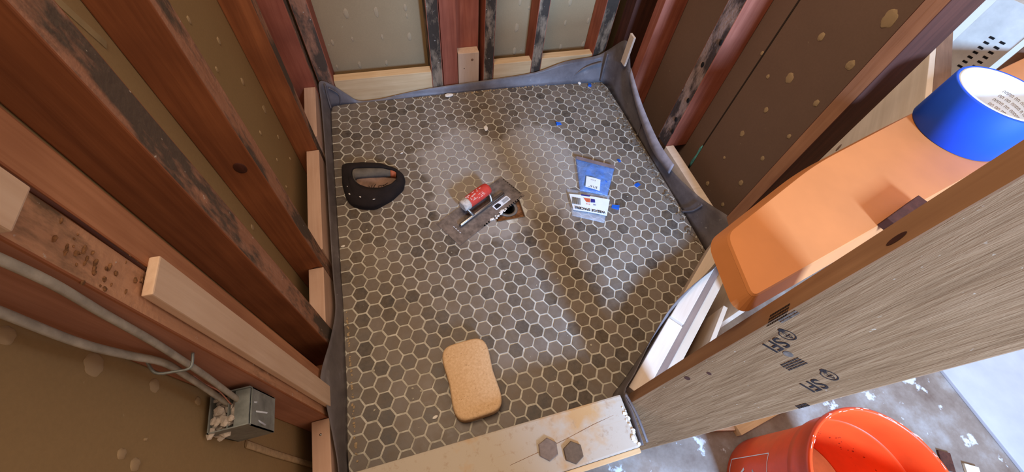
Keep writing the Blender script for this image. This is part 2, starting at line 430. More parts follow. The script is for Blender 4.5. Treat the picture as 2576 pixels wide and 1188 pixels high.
# bedding with the drain opening left out (four slabs round the square)
def slab(x0, x1, y0, y1):
    poly = [(x0, y0), (x1, y0), (x1, y1), (x0, y1)]
    for i in range(len(ROOM)): poly = clip(poly, ROOM[i], ROOM[(i + 1) % len(ROOM)])
    if len(poly) > 2: prism_bm(bm, poly, -0.02, -0.0012, 1)
slab(-1, DX0, -1, 1); slab(DX1, 2, -1, 1); slab(DX0, DX1, -1, DY0); slab(DX0, DX1, DY1, 1)
rt = random.Random(3)
nmap = {}
for d in range(-3, 35):
    for r in range(-36, 20):
        X = d * P * 0.8660254; Y = -(r + 0.5 * d) * P
        if not (-0.1 < X < 1.1 and -0.56 < Y < 0.75): continue
        rot = rt.uniform(-0.02, 0.02); jx, jy = rt.uniform(-0.0005, 0.0005), rt.uniform(-0.0005, 0.0005)
        poly = [(X + jx + RH * math.cos(k * PI / 3 + rot), Y + jy + RH * math.sin(k * PI / 3 + rot)) for k in range(6)]
        for i in range(len(ROOM)):
            if poly: poly = clip(poly, ROOM[i], ROOM[(i + 1) % len(ROOM)])
        if len(poly) < 3: continue
        # tiles cut round the drain
        if X > DX0 - 0.025 and X < DX1 + 0.025 and Y > DY0 - 0.025 and Y < DY1 + 0.025:
            if DX0 < X < DX1 and DY0 < Y < DY1: continue
            if X <= DX0: poly = clip(poly, (DX0, 0), (DX0, 1))
            elif X >= DX1: poly = clip(poly, (DX1, 1), (DX1, 0))
            elif Y <= DY0: poly = clip(poly, (1, DY0), (0, DY0))
            else: poly = clip(poly, (0, DY1), (1, DY1))
            if not poly or len(poly) < 3: continue
        # drop degenerate cuts
        a = sum(poly[i][0] * poly[(i + 1) % len(poly)][1] - poly[(i + 1) % len(poly)][0] * poly[i][1] for i in range(len(poly))) / 2
        if a < 2e-5: continue
        c = (sum(p[0] for p in poly) / len(poly), sum(p[1] for p in poly) / len(poly))
        top = [(c[0] + (p[0] - c[0]) * 0.955, c[1] + (p[1] - c[1]) * 0.955) for p in poly]
        z = rt.uniform(-0.0003, 0.0004)
        t = rt.random(); t = 0.05 + 0.2 * rt.random() if t < 0.24 else 0.38 + 0.45 * rt.random()
        fs = prism_bm(bm, poly, -0.0030, z, 0, top)
        for f in fs: f[grp] = t
floor = mesh('floor', bm, [tile_m, grout_m]); prop(floor, kind='structure')
prop(floor, 'grey hexagon tiled shower floor with pale grout', 'floor')

# drain recess
dr = empty('floor_drain', ((DX0 + DX1) / 2, (DY0 + DY1) / 2, -0.014))
prop(dr, 'square floor drain with open round hole partly under the trowel', 'drain')
hw = (DX1 - DX0) / 2 - 0.0006
bm = bmesh.new()
sg = 32; o_ = [bm.verts.new((max(-hw, min(hw, hw * 1.42 * math.cos(2 * PI * (k + .5) / sg))), max(-hw, min(hw, hw * 1.42 * math.sin(2 * PI * (k + .5) / sg))), 0.0)) for k in range(sg)]
i_ = [bm.verts.new((0.021 * math.cos(2 * PI * (k + .5) / sg) + 0.004, 0.021 * math.sin(2 * PI * (k + .5) / sg) + 0.004, 0.0)) for k in range(sg)]
for k in range(sg): bm.faces.new((o_[k], o_[(k + 1) % sg], i_[(k + 1) % sg], i_[k]))
mesh('drain_pan', bm, rust, dr)
bm = bmesh.new(); lathe_bm(bm, [(0.027, 0.003), (0.021, 0.004), (0.0205, -0.045), (0.0005, -0.045)], 32)
pp = mesh('drain_pipe', bm, hole_dark, dr, (0.004, 0.004, 0))
bm = bmesh.new(); lathe_bm(bm, [(0.031, 0.0005), (0.031, 0.004), (0.0215, 0.004), (0.0215, 0.0005)], 32)
mesh('drain_ring', bm, plain('grey_drain_ring', (120, 112, 104), 0.5, 0.4), dr, (0.004, 0.004, 0))
bm = bmesh.new()
for s in ((-1, 0), (1, 0), (0, -1), (0, 1)):
    if s[0]: box_bm(bm, (s[0] * hw - 0.0008, -hw, 0), (s[0] * hw + 0.0008, hw, 0.0155))
    else: box_bm(bm, (-hw, s[1] * hw - 0.0008, 0), (hw, s[1] * hw + 0.0008, 0.0155))
mesh('drain_frame', bm, chrome, dr)

# ------------------------------------------------------------------ liner (membrane) up the walls
# stations: base (x,y), top (x,y,z), going round from the front-left corner
ST = [
 ((XL-.012, -.62), (-.050, -.62, .085)), ((XL-.012, -.489), (-.055, -.489, .078)), ((XL - .010, -.441), (-.057, -.441, .090)), ((XL - .006, -.366), (-.058, -.366, .135)),
 ((XL - .004, -.320), (-.059, -.320, .160)), ((XL - .002, -.213), (-.056, -.213, .085)), ((XL, -.118), (-.055, -.118, .035)),
 ((XL, -.025), (-.055, -.025, .042)), ((XL, .163), (-.055, .163, .050)), ((XL, .309), (-.055, .309, .053)), ((XL, .50), (-.056, .50, .060)),
 ((XL + .002, .62), (-.056, .62, .075)), ((XL + .006, .672), (-.052, .684, .10)), ((-.01, .682), (-.02, .692, .082)), ((.03, .683), (.022, .692, .034)),
 ((.06, .683), (.056, .690, .004)), ((.13, .682), (.13, .688, .003)), ((.20, .681), (.20, .690, .012)), ((.32, .680), (.318, .692, .024)), ((.55, .678), (.553, .692, .034)),
 ((.72, .668), (.72, .690, .047)), ((.84, .660), (.838, .690, .081)), ((.95, .652), (.962, .688, .094)), ((.995, .645), (1.003, .676, .125)),
 ((1.010, .610), (1.020, .615, .200)), ((1.012, .56), (1.022, .57, .185)), ((1.013, .50), (1.024, .515, .130)), ((1.014, .40), (1.020, .40, .085)), ((1.014, .30), (1.018, .30, .062)),
 ((1.014, .20), (1.014, .20, .045)), ((1.014, .09), (1.020, .092, .054)), ((1.014, -.03), (1.026, -.034, .087)), ((1.012, -.12), (1.040, -.120, .118)), ((1.010, -.185), (1.052, -.168, .130)),
 ((1.002, -.212), (1.045, -.195, .108)), ((.96, -.236), (.955, -.252, .082)), ((.86, -.296), (.858, -.290, .085)), ((.77, -.352), (.764, -.335, .086)),
 ((.675, -.412), (.671, -.402, .088)), ((.60, -.462), (.597, -.464, .092)), ((.558, -.490), (.552, -.498, .104)), ((.550, -.53), (.549, -.54, .112)), ((.549, -.60), (.547, -.605, .104))]
bm = bmesh.new()
lower = smooth_path([(a[0], a[1], 0.0) for a, t in ST], 4); upper = smooth_path([t for a, t in ST], 4)
rows = 7; grid = []
for i, (a, t) in enumerate(zip(lower, upper)):
    line = []
    for k in range(rows):
        u = k / (rows - 1); p = a.lerp(t, u)
        wv = 0.0022 * math.sin(i * 0.55 + 2 * u) * math.sin(PI * u)
        p.x += wv; p.y += wv * 0.6
        p.z = max(p.z, 0.0)
        line.append(bm.verts.new(p))
    grid.append(line)
for i in range(len(grid) - 1):
    for k in range(rows - 1):
        f = bm.faces.new((grid[i][k], grid[i + 1][k], grid[i + 1][k + 1], grid[i][k + 1])); f.smooth = True
liner = mesh('shower_liner', bm, liner_m); sd = liner.modifiers.new('s', 'SOLIDIFY'); sd.thickness = 0.0014; sd.offset = 0
prop(liner, 'grey rubber shower liner turned up the walls around the tiled floor', 'liner')
# folds in the liner corners, a part each
def fold(pts, r):
    bm = bmesh.new(); tube_bm(bm, smooth_path(pts, 6), r, 8, True, 0, 0.5); mesh('liner_fold', bm, liner_m, liner)
fold([(-.040, .655, .012), (-.040, .672, .05), (-.036, .676, .094)], .006)
fold([(-.01, .680, .005), (-.004, .682, .045), (-.03, .684, .074)], .004)
fold([(.99, .645, .010), (.992, .655, .07), (.996, .664, .118)], .006)
fold([(.86, .672, .012), (.92, .668, .062), (.985, .664, .082)], .004)
fold([(1.008, .33, .006), (1.012, .34, .04), (1.012, .345, .07)], .003)
fold([(1.006, -.02, .006), (1.012, -.045, .045), (1.018, -.055, .084)], .004)
fold([(1.000, -.215, .004), (.995, -.222, .06), (1.0, -.222, .092)], .005)
fold([(.552, -.500, .104), (.556, -.55, .110), (.560, -.602, .098)], .003)
# thin rolled edge flap that stands clear of the right wall
bm = bmesh.new(); A_ = smooth_path([(1.008, .50, .13), (1.004, .40, .088), (.998, .30, .064), (.992, .20, .052), (.998, .10, .056)], 6)
B_ = smooth_path([(1.016, .52, .155), (1.016, .41, .112), (1.012, .31, .092), (1.008, .205, .082), (1.008, .11, .086)], 6)
va = [bm.verts.new(p) for p in A_]; vb = [bm.verts.new(p) for p in B_]
for i in range(len(va) - 1): bm.faces.new((va[i], va[i + 1], vb[i + 1], vb[i])).smooth = True
fl = mesh('liner_flap', bm, plain('light_grey_liner_edge', (140, 132, 136), 0.5, 0.3), liner); q = fl.modifiers.new('s', 'SOLIDIFY'); q.thickness = 0.0012

# mortar crumbs along the floor edges: uncountable -> one stuff object
bm = bmesh.new(); rc = random.Random(11)
def crumb(x, y, z, r):
    m = Matrix.Translation((x, y, z + r * 0.25)) @ Matrix.Rotation(rc.uniform(0, 6), 4, 'Z') @ Matrix.Diagonal((r * rc.uniform(.7, 1.5), r * rc.uniform(.6, 1.1), r * rc.uniform(.3, .6), 1))
    bmesh.ops.create_icosphere(bm, subdivisions=1, radius=1, matrix=m)
for k in range(170):
    y = rc.uniform(-0.20, 0.64); crumb(1.003 - abs(rc.gauss(0, .008)), y, 0.0005, rc.uniform(.002, .0065))
for k in range(30): crumb(rc.uniform(.9, 1.0), rc.uniform(.60, .645), 0.0005, rc.uniform(.002, .005))
cr = mesh('mortar_crumbs', bm, dirt_m); prop(cr, 'brown mortar crumbs scattered along the right edge of the tiles', 'crumbs', kind='stuff')
bm = bmesh.new()
for k in range(120): crumb(rc.uniform(.25, .95), .672 - rc.random() * .006 - max(0, rc.random() - .2) * .004, 0.0005, rc.uniform(.0015, .004))
for k in range(60): crumb(XL + .006 + rc.random() * .004, rc.uniform(-.48, -.12), 0.0005, rc.uniform(.0015, .0035))
cr = mesh('grout_crumbs', bm, plaster); prop(cr, 'pale grout crumbs along the back and left edges of the tiles', 'crumbs', kind='stuff')

bm = bmesh.new()
for k in range(420):
    x_, y_ = rc.uniform(0, .98), rc.uniform(-.45, .65)
    if rc.random() < .5: x_, y_ = rc.gauss(.45, .22), rc.gauss(.36, .18)
    if not (-.02 < x_ < .97 and -.46 < y_ < .64) or (x_ > .6 and y_ < -.2 + (x_ - .6) * .6) : continue
    if (DX0 < x_ < DX1 and DY0 < y_ < DY1) or math.hypot(x_ - .378, y_ - .126) < .16: continue
    crumb(x_, y_, .0003, rc.choice((.0008, .0010, .0013, .0018, .0026)) * rc.uniform(.8, 1.2))
gs = mesh('grout_specks', bm, plain('pale_grout_specks', (170, 160, 140), .95, .1, var=.15)); prop(gs, 'pale dried grout specks spattered over the hexagon tiles', 'specks', kind='stuff')

# ------------------------------------------------------------------ walls
ZT = 1.32; ZF = -0.22; ZP = -0.05
def wall(name, lo, hi, m, label):
    o = rbox(name, lo, hi, m, bev=0); prop(o, label, 'wall', kind='structure'); return o
WL = wall('wall_left', (-0.142, -1.3, ZF), (-0.130, 0.80, ZT), wall_l, 'brown papered back of the left wall board between studs')
WB = wall('wall_back', (-0.142, 0.782, ZF), (1.14, 0.794, ZT), wall_b, 'grey-brown back wall board behind the studs')
WR = wall('wall_right', (1.118, -0.127, ZF), (1.130, 0.80, ZT), wall_r, 'dark brown right wall board behind the studs')
WN = wall('daylight_blocker', (-0.142, -1.47, ZF), (.60, -1.45, 1.7), wall_l, 'unseen panel added behind the camera to block daylight')  # added out of view, sized to keep window daylight off the left side
fl2 = rbox('floor_bathroom', (-0.16, -1.9, ZF - 0.03), (2.6, 0.9, ZF), slab_m, bev=0); prop(fl2, 'chalky grey subfloor outside the shower', 'floor', kind='structure')

# plaster blobs squeezed through the boards
blob_meshes = []
for k in range(5):
    bm = bmesh.new(); bmesh.ops.create_icosphere(bm, subdivisions=3, radius=1)
    for v_ in bm.verts:
        n_ = noise.noise(v_.co * 1.6 + Vector((k * 9, 0, 0))); v_.co *= 1 + 0.28 * n_
        v_.co.z *= 1.0
    me = bpy.data.meshes.new('plaster_blob'); bm.to_mesh(me); bm.free(); me.materials.append(plaster)
    for p_ in me.polygons: p_.use_smooth = True
    blob_meshes.append(me)
def blobs(parent, pts, axis, mat=None):
    for (a, z, s) in pts:
        o = link('plaster_blob', rc.choice(blob_meshes), parent)
        base = parent.location
        if axis == 'x+': loc = Vector((-0.130, a, z)); sc = (0.002, s * .75, s * .9)
        elif axis == 'y-': loc = Vector((a, 0.782, z)); sc = (s * .6, 0.002, s * 1.3)
        else: loc = Vector((1.118, a, z)); sc = (0.002, s * .6, s * .8)
        o.location = loc - base; o.scale = sc
# left bays
L_ = [(-0.401, 0.605, 0.0131), (-0.401, 0.519, 0.0092), (-0.402, 0.434, 0.0068), (-0.402, 0.69, 0.0097), (-0.473, 0.548, 0.0068), (-0.481, 0.527, 0.0082), (-0.433, 0.376, 0.0043), (-0.457, 0.519, 0.0024), (-0.082, 0.68, 0.0068), (-0.079, 0.499, 0.0078), (-0.103, 0.439, 0.004), (-0.049, 0.32, 0.0074), (0.204, 0.589, 0.0075), (0.278, 0.505, 0.0083), (0.284, 0.407, 0.0088), (0.322, 0.299, 0.0118), (0.225, 0.311, 0.0066), (0.316, 0.213, 0.0074), (0.23, 0.216, 0.0058), (0.316, 0.13, 0.0064), (0.197, 0.498, 0.0059), (0.193, 0.155, 0.0047), (0.148, 0.293, 0.0043)]
blobs(WL, L_, 'x+')
B_l = [(0.081, 0.267, 0.0123), (0.175, 0.266, 0.0123), (0.269, 0.274, 0.0092), (0.27, 0.247, 0.0062), (0.08, 0.181, 0.0063), (0.178, 0.18, 0.0079), (0.269, 0.174, 0.0111), (0.014, 0.174, 0.008), (0.005, 0.082, 0.0066), (0.082, 0.083, 0.0098), (0.175, 0.081, 0.0082), (0.663, 0.273, 0.0112), (0.66, 0.176, 0.0132), (0.66, 0.082, 0.0119), (0.699, 0.247, 0.0049), (0.851, 0.181, 0.0085), (0.945, 0.182, 0.0087), (0.947, 0.084, 0.0107), (0.851, 0.081, 0.0105), (0.854, 0.258, 0.0117)]
blobs(WB, B_l, 'y-')
R_l = [(0.533, 0.35, 0.0094), (0.544, 0.251, 0.013), (0.537, 0.158, 0.01), (0.536, 0.059, 0.0086), (0.228, 0.356, 0.0069), (0.228, 0.457, 0.0067), (0.148, 0.444, 0.0078), (0.037, 0.557, 0.0119), (-0.058, 0.651, 0.0211), (-0.061, 0.554, 0.0137), (0.038, 0.45, 0.0161), (0.092, 0.415, 0.0077), (-0.06, 0.454, 0.0107), (0.036, 0.354, 0.0102), (0.051, 0.256, 0.012), (-0.064, 0.354, 0.0086), (-0.048, 0.258, 0.0091), (0.051, 0.158, 0.007), (-0.047, 0.153, 0.0122), (0.043, 0.044, 0.0117), (-0.048, 0.048, 0.01)]
blobs(WR, R_l, 'x-')
# seams in the right wall board with a drip of turquoise paint
for (y_, z0, z1) in ((.142, ZF, ZT), (.335, ZF, ZT)):
    rbox('board_seam', (1.1165, y_ - .002, z0 - ZF - 0), (1.1182, y_ + .002, z1 - ZF), dark_gap, bev=0)
    o = S.objects[-1] if False else bpy.data.objects[[x.name for x in bpy.data.objects if x.name.startswith('board_seam')][-1]]
    o.parent = WR; o.location = o.location - WR.location + Vector((0, 0, ZF))
bm = bmesh.new()
pth = [(0, 0, 0), (0.0, .001, .03), (0, .0, .06), (0, .002, .09), (0, .001, .105)]
tube_bm(bm, pth, [.004, .006, .0035, .005, .001], 8, True, 0, 0.3)
mesh('paint_drip', bm, turq, WR, Vector((1.1165, .142, .015)) - WR.location)
# faint tape stripes on the left wall board
for (y0, z0, y1, z1) in ((-.075, .80, -.045, .70), (.145, .50, .165, .36), (.10, .25, .11, .1)):
    bm = bmesh.new(); d_ = Vector((0, y1 - y0, z1 - z0)); n_ = Vector((0, -d_.z, d_.y)).normalized() * .005; a_ = Vector((-.1299, y0, z0)); hx = Vector((.0008, 0, 0))
    q4 = [a_ - n_, a_ + n_, a_ + n_ + d_, a_ - n_ + d_]; lo_ = [bm.verts.new(p) for p in q4]; up_ = [bm.verts.new(p + hx) for p in q4]
    bm.faces.new(up_); bm.faces.new(lo_[::-1])
    for i in range(4): bm.faces.new((lo_[i], lo_[(i + 1) % 4], up_[(i + 1) % 4], up_[i]))
    o = mesh('tape_stripe', bm, plain('pale_stripe', (150, 128, 92), .9, var=.08), WL, -WL.location)

# ------------------------------------------------------------------ studs
def stud(lo, hi, faces, mats, label, group=None, bev=0.002, rz=0, name='wall_stud'):
    o = rbox(name, lo, hi, mats, faces, bev, None, rz, 0.001); prop(o, label, 'stud', group); return o
# left wall (fronts face +x)
stud((-.129, -.341, ZP), (-.065, -.300, ZT), {'+x': 1}, [red_wood, orange_wood], 'brown wall stud of the left pair, the half farther from the camera')
oA = stud((-.129, -.386, ZP), (-.066, -.3425, ZT), {'+x': 1, '-y': 2}, [red_wood, rough_front, pink_wood], 'brown wall stud of the left pair carrying the pale strips and grey cables')
oB = stud((-.129, -.225, ZP), (-.063, -.178, ZT), {'+x': 1}, [red_wood, mould_l], 'red-brown left wall stud with black mouldy front next to the doubled stud')
oC = stud((-.129, -.028, ZP), (-.066, .022, ZT), {'+x': 1}, [red_wood, mould_l], 'red-brown left wall stud with crusty front and dark knot, third bay from the back')
oD = stud((-.129, .378, ZP), (-.068, .420, ZT), {'+x': 1}, [red_wood, mould_l], 'brown left wall stud nearest the back corner stud')
oE = stud((-.129, .655, ZP), (-.062, .698, ZT), {'+x': 1}, [red_side, mould_l], 'dark red stud standing in the back left corner')
# back wall (fronts face -y)
stud((-.058, .700, ZP), (-.010, .781, ZT), {'-y': 1}, [red_side, mould_l], 'narrow mouldy back wall stud at the left corner')
stud((.325, .700, ZP), (.366, .781, ZT), {'-y': 1, '-x': 1}, [red_side, mould_b], 'back wall stud with grey mould front and painted-in shade on its left, beside the red doubled one')  # left side takes the mould tone as painted shade; only the front is mouldy
stud((.3675, .704, ZP), (.4225, .781, ZT), {'-y': 0}, [red_side], 'clean red back wall stud left of the upright pine block')
stud((.4235, .738, ZP), (.505, .781, ZT), {'-y': 0}, [red_side], 'recessed wide red board between two back wall studs', name='filler_board')
stud((.517, .700, ZP), (.556, .781, ZT), {'-y': 1}, [red_side, mould_b], 'black peeling back wall stud right of the upright pine block')
stud((.705, .700, ZP), (.744, .781, ZT), {'-y': 1}, [red_side, mould_b], 'thin mouldy back wall stud with red left side')
stud((.955, .700, ZP), (1.005, .781, ZT), {'-y': 1}, [red_side, mould_b], 'dark flaking back wall stud at the right corner')
# right wall (fronts face -x)
stud((1.030, .640, ZP), (1.117, .699, ZT), {'-x': 1}, [dark_wood, dark_wood], 'very dark stud in the back right corner')
stud((1.036, .497, ZP), (1.117, .538, ZT), {'-x': 0}, [red_side, mould_b], 'red right wall stud behind the little pale shim')
stud((1.036, .206, .062), (1.117, .262, ZT), {'-x': 1}, [red_side, mould_lt], 'red right wall stud with pale mouldy front edge and black knots')
stud((1.040, -.162, ZP), (1.122, -.1275, ZT), {'-x': 1}, [dark_wood, tan_stud], 'end stud of right wall with tan front and dark red side')

# sole plates
def plate(lo, hi, m, label, rz=0):
    o = rbox('sole_plate', lo, hi, m, bev=.0015, rz=rz); prop(o, label, 'plate'); return o
plate((-.129, -1.25, ZP - .04), (-.063, .700, ZP - .0005), red_wood, 'old sole plate under the left wall studs')
plate((-.062, .700, ZP - .04), (1.117, .781, ZP - .0005), red_wood, 'old sole plate under the back wall studs')
plate((1.032, -.165, ZP - .04), (1.117, .699, ZP - .0005), dark_wood, 'old sole plate under the right wall studs')

# ------------------------------------------------------------------ pine blocks behind the liner
def block(lo, hi, m, label, nails=(), name='pine_block', group=None, faces=None):
    o = rbox(name, lo, hi, m, faces, .0018); prop(o, label, 'block', group)
    for p_ in nails:
        bm = bmesh.new(); bmesh.ops.create_uvsphere(bm, u_segments=10, v_segments=6, radius=.0026, matrix=Matrix.Diagonal((1, 1, .5, 1)))
        mesh('nail_head', bm, chrome, o, Vector(p_) - o.location, True)
    return o
block((-.099, .421, ZP), (-.064, .654, .105), new_y, 'pale pine block behind the liner in the left bay nearest the back corner')
block((-.099, .0235, ZP), (-.064, .377, .092), new_y, 'long pale pine block behind the liner in the middle of the left wall')
block((-.099, -.177, ZP), (-.064, -.029, .092), new_y, 'short pinkish pine block behind the liner, between the two mouldy left studs')
block((-.099, -.62, ZP), (-.064, -.387, .092), new_y, 'pine block with a nail, nearest the curb on the left wall', [(-.082, -.415, .092)])
block((-.009, .699, ZP), (.3245, .734, .087), new_x, 'long yellow pine block along the left of the back wall')
block((.4235, .701, ZP), (.5, .737, .146), new_z, 'tall upright pine block with a knot at the middle of the back wall')
block((.557, .701, ZP), (.7045, .734, .091), new_x, 'short pine block between the black and the thin back wall studs')
block((.745, .701, ZP), (.954, .734, .096), new_x, 'pine block at the right end of the back wall')
block((1.034, -.126, ZP), (1.064, .205, .070), new_pale, 'pale pine block along the right wall behind the liner')
# knot and pin hole on the upright block
ub = [o for o in bpy.data.objects if o.get('label', '').startswith('tall upright')][0]
for (x_, z_, r_, m_) in ((.475, .118, .005, brown_block), (.445, .085, .002, hole_dark)):
    bm = bmesh.new(); bmesh.ops.create_uvsphere(bm, u_segments=12, v_segments=6, radius=1, matrix=Matrix.Diagonal((r_, .0006, r_, 1)))
    mesh('knot', bm, m_, ub, Vector((x_, .701, z_)) - ub.location, True)

# pale strips nailed to the left stud pair
def strip(lo, hi, label, tilt=0.0):
    o = rbox('pine_strip', lo, hi, new_z, bev=.0015); o.rotation_euler = (tilt, 0, 0); prop(o, label, 'strip'); return o
strip((-.0645, -.371, .112), (-.055, -.330, .660), 'long pale strip nailed upright to the doubled left stud')
strip((-.0645, -.386, .785), (-.056, -.350, 1.10), 'pale upper strip on the doubled left stud at the left picture edge')
o = rbox('shim', (1.006, .548, .140), (1.014, .578, .250), new_pale, bev=.001); prop(o, 'small pale wooden shim standing at the back right corner against the red stud', 'shim')

# rough torn patches and splinter line on the near stud
for (z_, y_, n_) in ((.735, -.362, 16), (.66, -.352, 18), (.70, -.372, 12)):
    bm = bmesh.new()
    for k in range(n_): crumb(0, rc.gauss(0, .006), rc.gauss(0, .012), rc.uniform(.0015, .004))
    for v_ in bm.verts: v_.co.x *= .45
    o = mesh('splintered_patch', bm, splinter_m, oA, Vector((-.066, y_, z_)) - oA.location)
bm = bmesh.new(); tube_bm(bm, [(-.0655, -.3435, .83), (-.065, -.342, .74), (-.0655, -.343, .655)], .0016, 6); mesh('split_line', bm, dark_wood, oA, -oA.location)
# knots
def knot(parent, loc, r, ax, m=None):
    sc = {'x': (.0015, r, r * 1.3), 'y': (r, .0015, r * 1.3)}[ax]
    bm = bmesh.new(); bmesh.ops.create_uvsphere(bm, u_segments=14, v_segments=8, radius=1, matrix=Matrix.Diagonal((*sc, 1)))
    mesh('knot', bm, m or dark_wood, parent, Vector(loc) - parent.location, True)
knot(oC, (-.092, -.0285, .46), .010, 'y'); knot(oC, (-.080, -.0285, .075), .016, 'y')
sr = [o for o in bpy.data.objects if 'black knots' in o.get('label', '')][0]
for z_, y_ in ((.44, .214), (.36, .235), (.25, .218), (.17, .225), (.13, .212)): knot(sr, (1.0355, y_, z_), .006, 'x', hole_dark)

# ------------------------------------------------------------------ curb
curb = empty('shower_curb', (.24, -.553, ZF)); prop(curb, 'dusty whitewashed timber curb across the front of the shower', 'curb')
bm = bmesh.new(); box_bm(bm, (-.282, -.053, 0), (.302, .048, .279), 0, None, .002); mesh('curb_base', bm, gray_shadow_wood, curb)
bm = bmesh.new(); box_bm(bm, (-.282, -.053, .2795), (.302, .054, .320), 0, None, .004); mesh('curb_top_board', bm, curb_m, curb)
bm = bmesh.new(); box_bm(bm, (-.282, -.064, 0), (.302, -.0535, .312), 0, None, .002); mesh('curb_face_board', bm, new_x, curb)
# dried plaster lumps at the curb's right end
bm = bmesh.new()
for k in range(16): crumb(.296 + rc.uniform(-.004, .004), rc.uniform(-.05, .035), .3205, rc.uniform(.002, .005))
mesh('plaster_lumps', bm, plaster_w, curb)
bm = bmesh.new(); tube_bm(bm, [(.03, -.014, .3200), (.10, -.006, .3200), (.16, .002, .3200), (.22, .012, .3200), (.27, .018, .3199)], [.0003, .0005, .0004, .0005, .0002], 6); mesh('crack', bm, rust, curb)

def hex_tile(x, y, z, rot, m, label):
    bm = bmesh.new(); Rr = .0212
    po = [(Rr * math.cos(k * PI / 3), Rr * math.sin(k * PI / 3)) for k in range(6)]; pt = [(a * .94, b2 * .94) for a, b2 in po]
    prism_bm(bm, po, 0, .0055); prism_bm(bm, po, .0055, .0065, 0, pt)
    o = mesh('loose_hexagon_tile', bm, m, None, (x, y, z)); o.rotation_euler = (0, 0, rot); prop(o, label, 'tile', 'loose tiles on the curb')
hex_tile(.352, -.560, .1003, .35, plain('taupe_tile', (122, 104, 92), .6, .3, var=.12, sc=80), 'pale taupe hexagon tile lying on the curb, the left of two')
hex_tile(.400, -.579, .1003, .45, plain('dark_taupe_tile', (96, 78, 62), .6, .3, var=.14, sc=80), 'darker brown hexagon tile lying on the curb, the right of two')

# ------------------------------------------------------------------ diagonal wall
DIRW = Vector((math.cos(math.radians(41)), math.sin(math.radians(41)), 0))   # along the diagonal wall
PER = Vector((DIRW.y, -DIRW.x, 0))                                          # outwards
K = Vector((.556, -.522, 0))
def obox(name, o, u0, u1, v0, v1, z0, z1, mats, faces=None, bev=.0015, parent=None, ang=41):
    """box in the diagonal wall frame: u along wall, v outwards"""
    bm = bmesh.new(); box_bm(bm, (u0, -v1, z0), (u1, -v0, z1), 0, faces, bev)
    c = Vector(((u0 + u1) / 2, -(v0 + v1) / 2, z0))
    for v_ in bm.verts: v_.co -= c
    r = Matrix.Rotation(math.radians(ang), 4, 'Z')
    ob = mesh(name, bm, mats, parent, Vector((o[0], o[1], 0)) + (r @ c)); ob.rotation_euler = (0, 0, math.radians(ang)); return ob
post = obox('stamped_post', K, 0, .037, 0, .127, ZF, 1.9, [post_n, post_m], {'-x': 1, '+y': 0})
prop(post, 'rough-sawn timber post with printed grade stamps standing at the curb end', 'post')
# plates and blocks in the bay
o = obox('sole_plate', K, .04, .66, .03, .125, ZF, ZF + .04, ply); prop(o, 'pale sole plate under the diagonal opening', 'plate')
BD = Vector((.600, -.470, 0)); BA = 37
def dbox(name, u0, u1, v0, v1, z0, z1, m, label, cat='block'):
    o = obox(name, BD, u0, u1, v0, v1, z0, z1, m, None, .0015, None, BA); prop(o, label, cat); return o
dbox('pine_block', .215, .56, .006, .044, ZF + .041, .045, new_pale, 'pale pine block with rounded end beside the liner, upper half of the diagonal')
dbox('pine_block', -.012, .213, .006, .046, ZF + .041, .035, new_pale, 'pale pine block beside the liner next to the stamped post')
dbox('spacer_board', .04, .56, .0465, .066, ZF + .041, .020, gray_shadow_wood, 'board edge coloured grey for its shade between the pine block and the plywood of the diagonal', 'board')
# plywood outside skin: low sheet and tall sheet
ld = obox('plywood_sheet', K, .36, 1.02, .165, .177, ZF, .558, ply, None, .001); ld.location += DIRW * .055; prop(ld, 'pale plywood sheet closing the outside of the diagonal wall', 'plywood')
bs = dbox('plywood_shelf', .08, .56, .067, .092, ZF + .041, .0, ply, 'pale plywood offcut filling the bay floor behind the stamped post', 'plywood')
for z_, u_ in ((.50, .62), (.30, .80)):
    p_ = K + DIRW * (u_ + .055) + PER * .1645; bm = bmesh.new(); bmesh.ops.create_uvsphere(bm, u_segments=14, v_segments=8, radius=1, matrix=Matrix.Diagonal((.009, .0008, .011, 1)))
    kk = mesh('knot', bm, brown_block, None, (0, 0, 0), True); kk.parent = ld; kk.location = Vector((u_ - .69, .0062, z_ - ZF))

lowp_ = obox('plywood_sheet', K, .055, .414, .129, .141, ZF, .02, ply, None, .001); prop(lowp_, 'low pale plywood strip closing the bottom of the diagonal next to the stamped post', 'plywood')
# ledger and perforated strip beyond
def hbox(name, p0, ang, L, wd, z0, z1, mats, label, cat, faces=None):
    bm = bmesh.new(); box_bm(bm, (0, -wd / 2, 0), (L, wd / 2, z1 - z0), 0, faces, .001)
    o = mesh(name, bm, mats, None, (p0[0], p0[1], z0)); o.rotation_euler = (0, 0, math.radians(ang)); prop(o, label, cat); return o

# printed stamps on the post face: u axis = down the post, v axis = outwards
def on_post(zc, vv, off=.0004):
    p_ = K + PER * vv - DIRW * off; return Vector((p_.x, p_.y, zc))
DOWN = Vector((0, 0, -1))
def stamp_text(s, z_, v_, size, m=None, sp=1.0, bold=0.0003):
    o = text_mesh('grade_stamp', s, size, m or ink, frame(on_post(z_, v_), DOWN, PER), None, .0001, None, 'CENTER', sp, bold)
    o.parent = post; o.matrix_parent_inverse = (Matrix.Translation(post.location) @ Matrix.Rotation(math.radians(41), 4, 'Z')).inverted()
def stamp_shape(fn, z_, v_, m=None, name='grade_stamp'):
    bm = bmesh.new(); fn(bm); o = mesh(name, bm, m or ink, None); o.data.transform(frame(on_post(z_, v_), DOWN, PER))
    o.parent = post; o.matrix_parent_inverse = (Matrix.Translation(post.location) @ Matrix.Rotation(math.radians(41), 4, 'Z')).inverted()
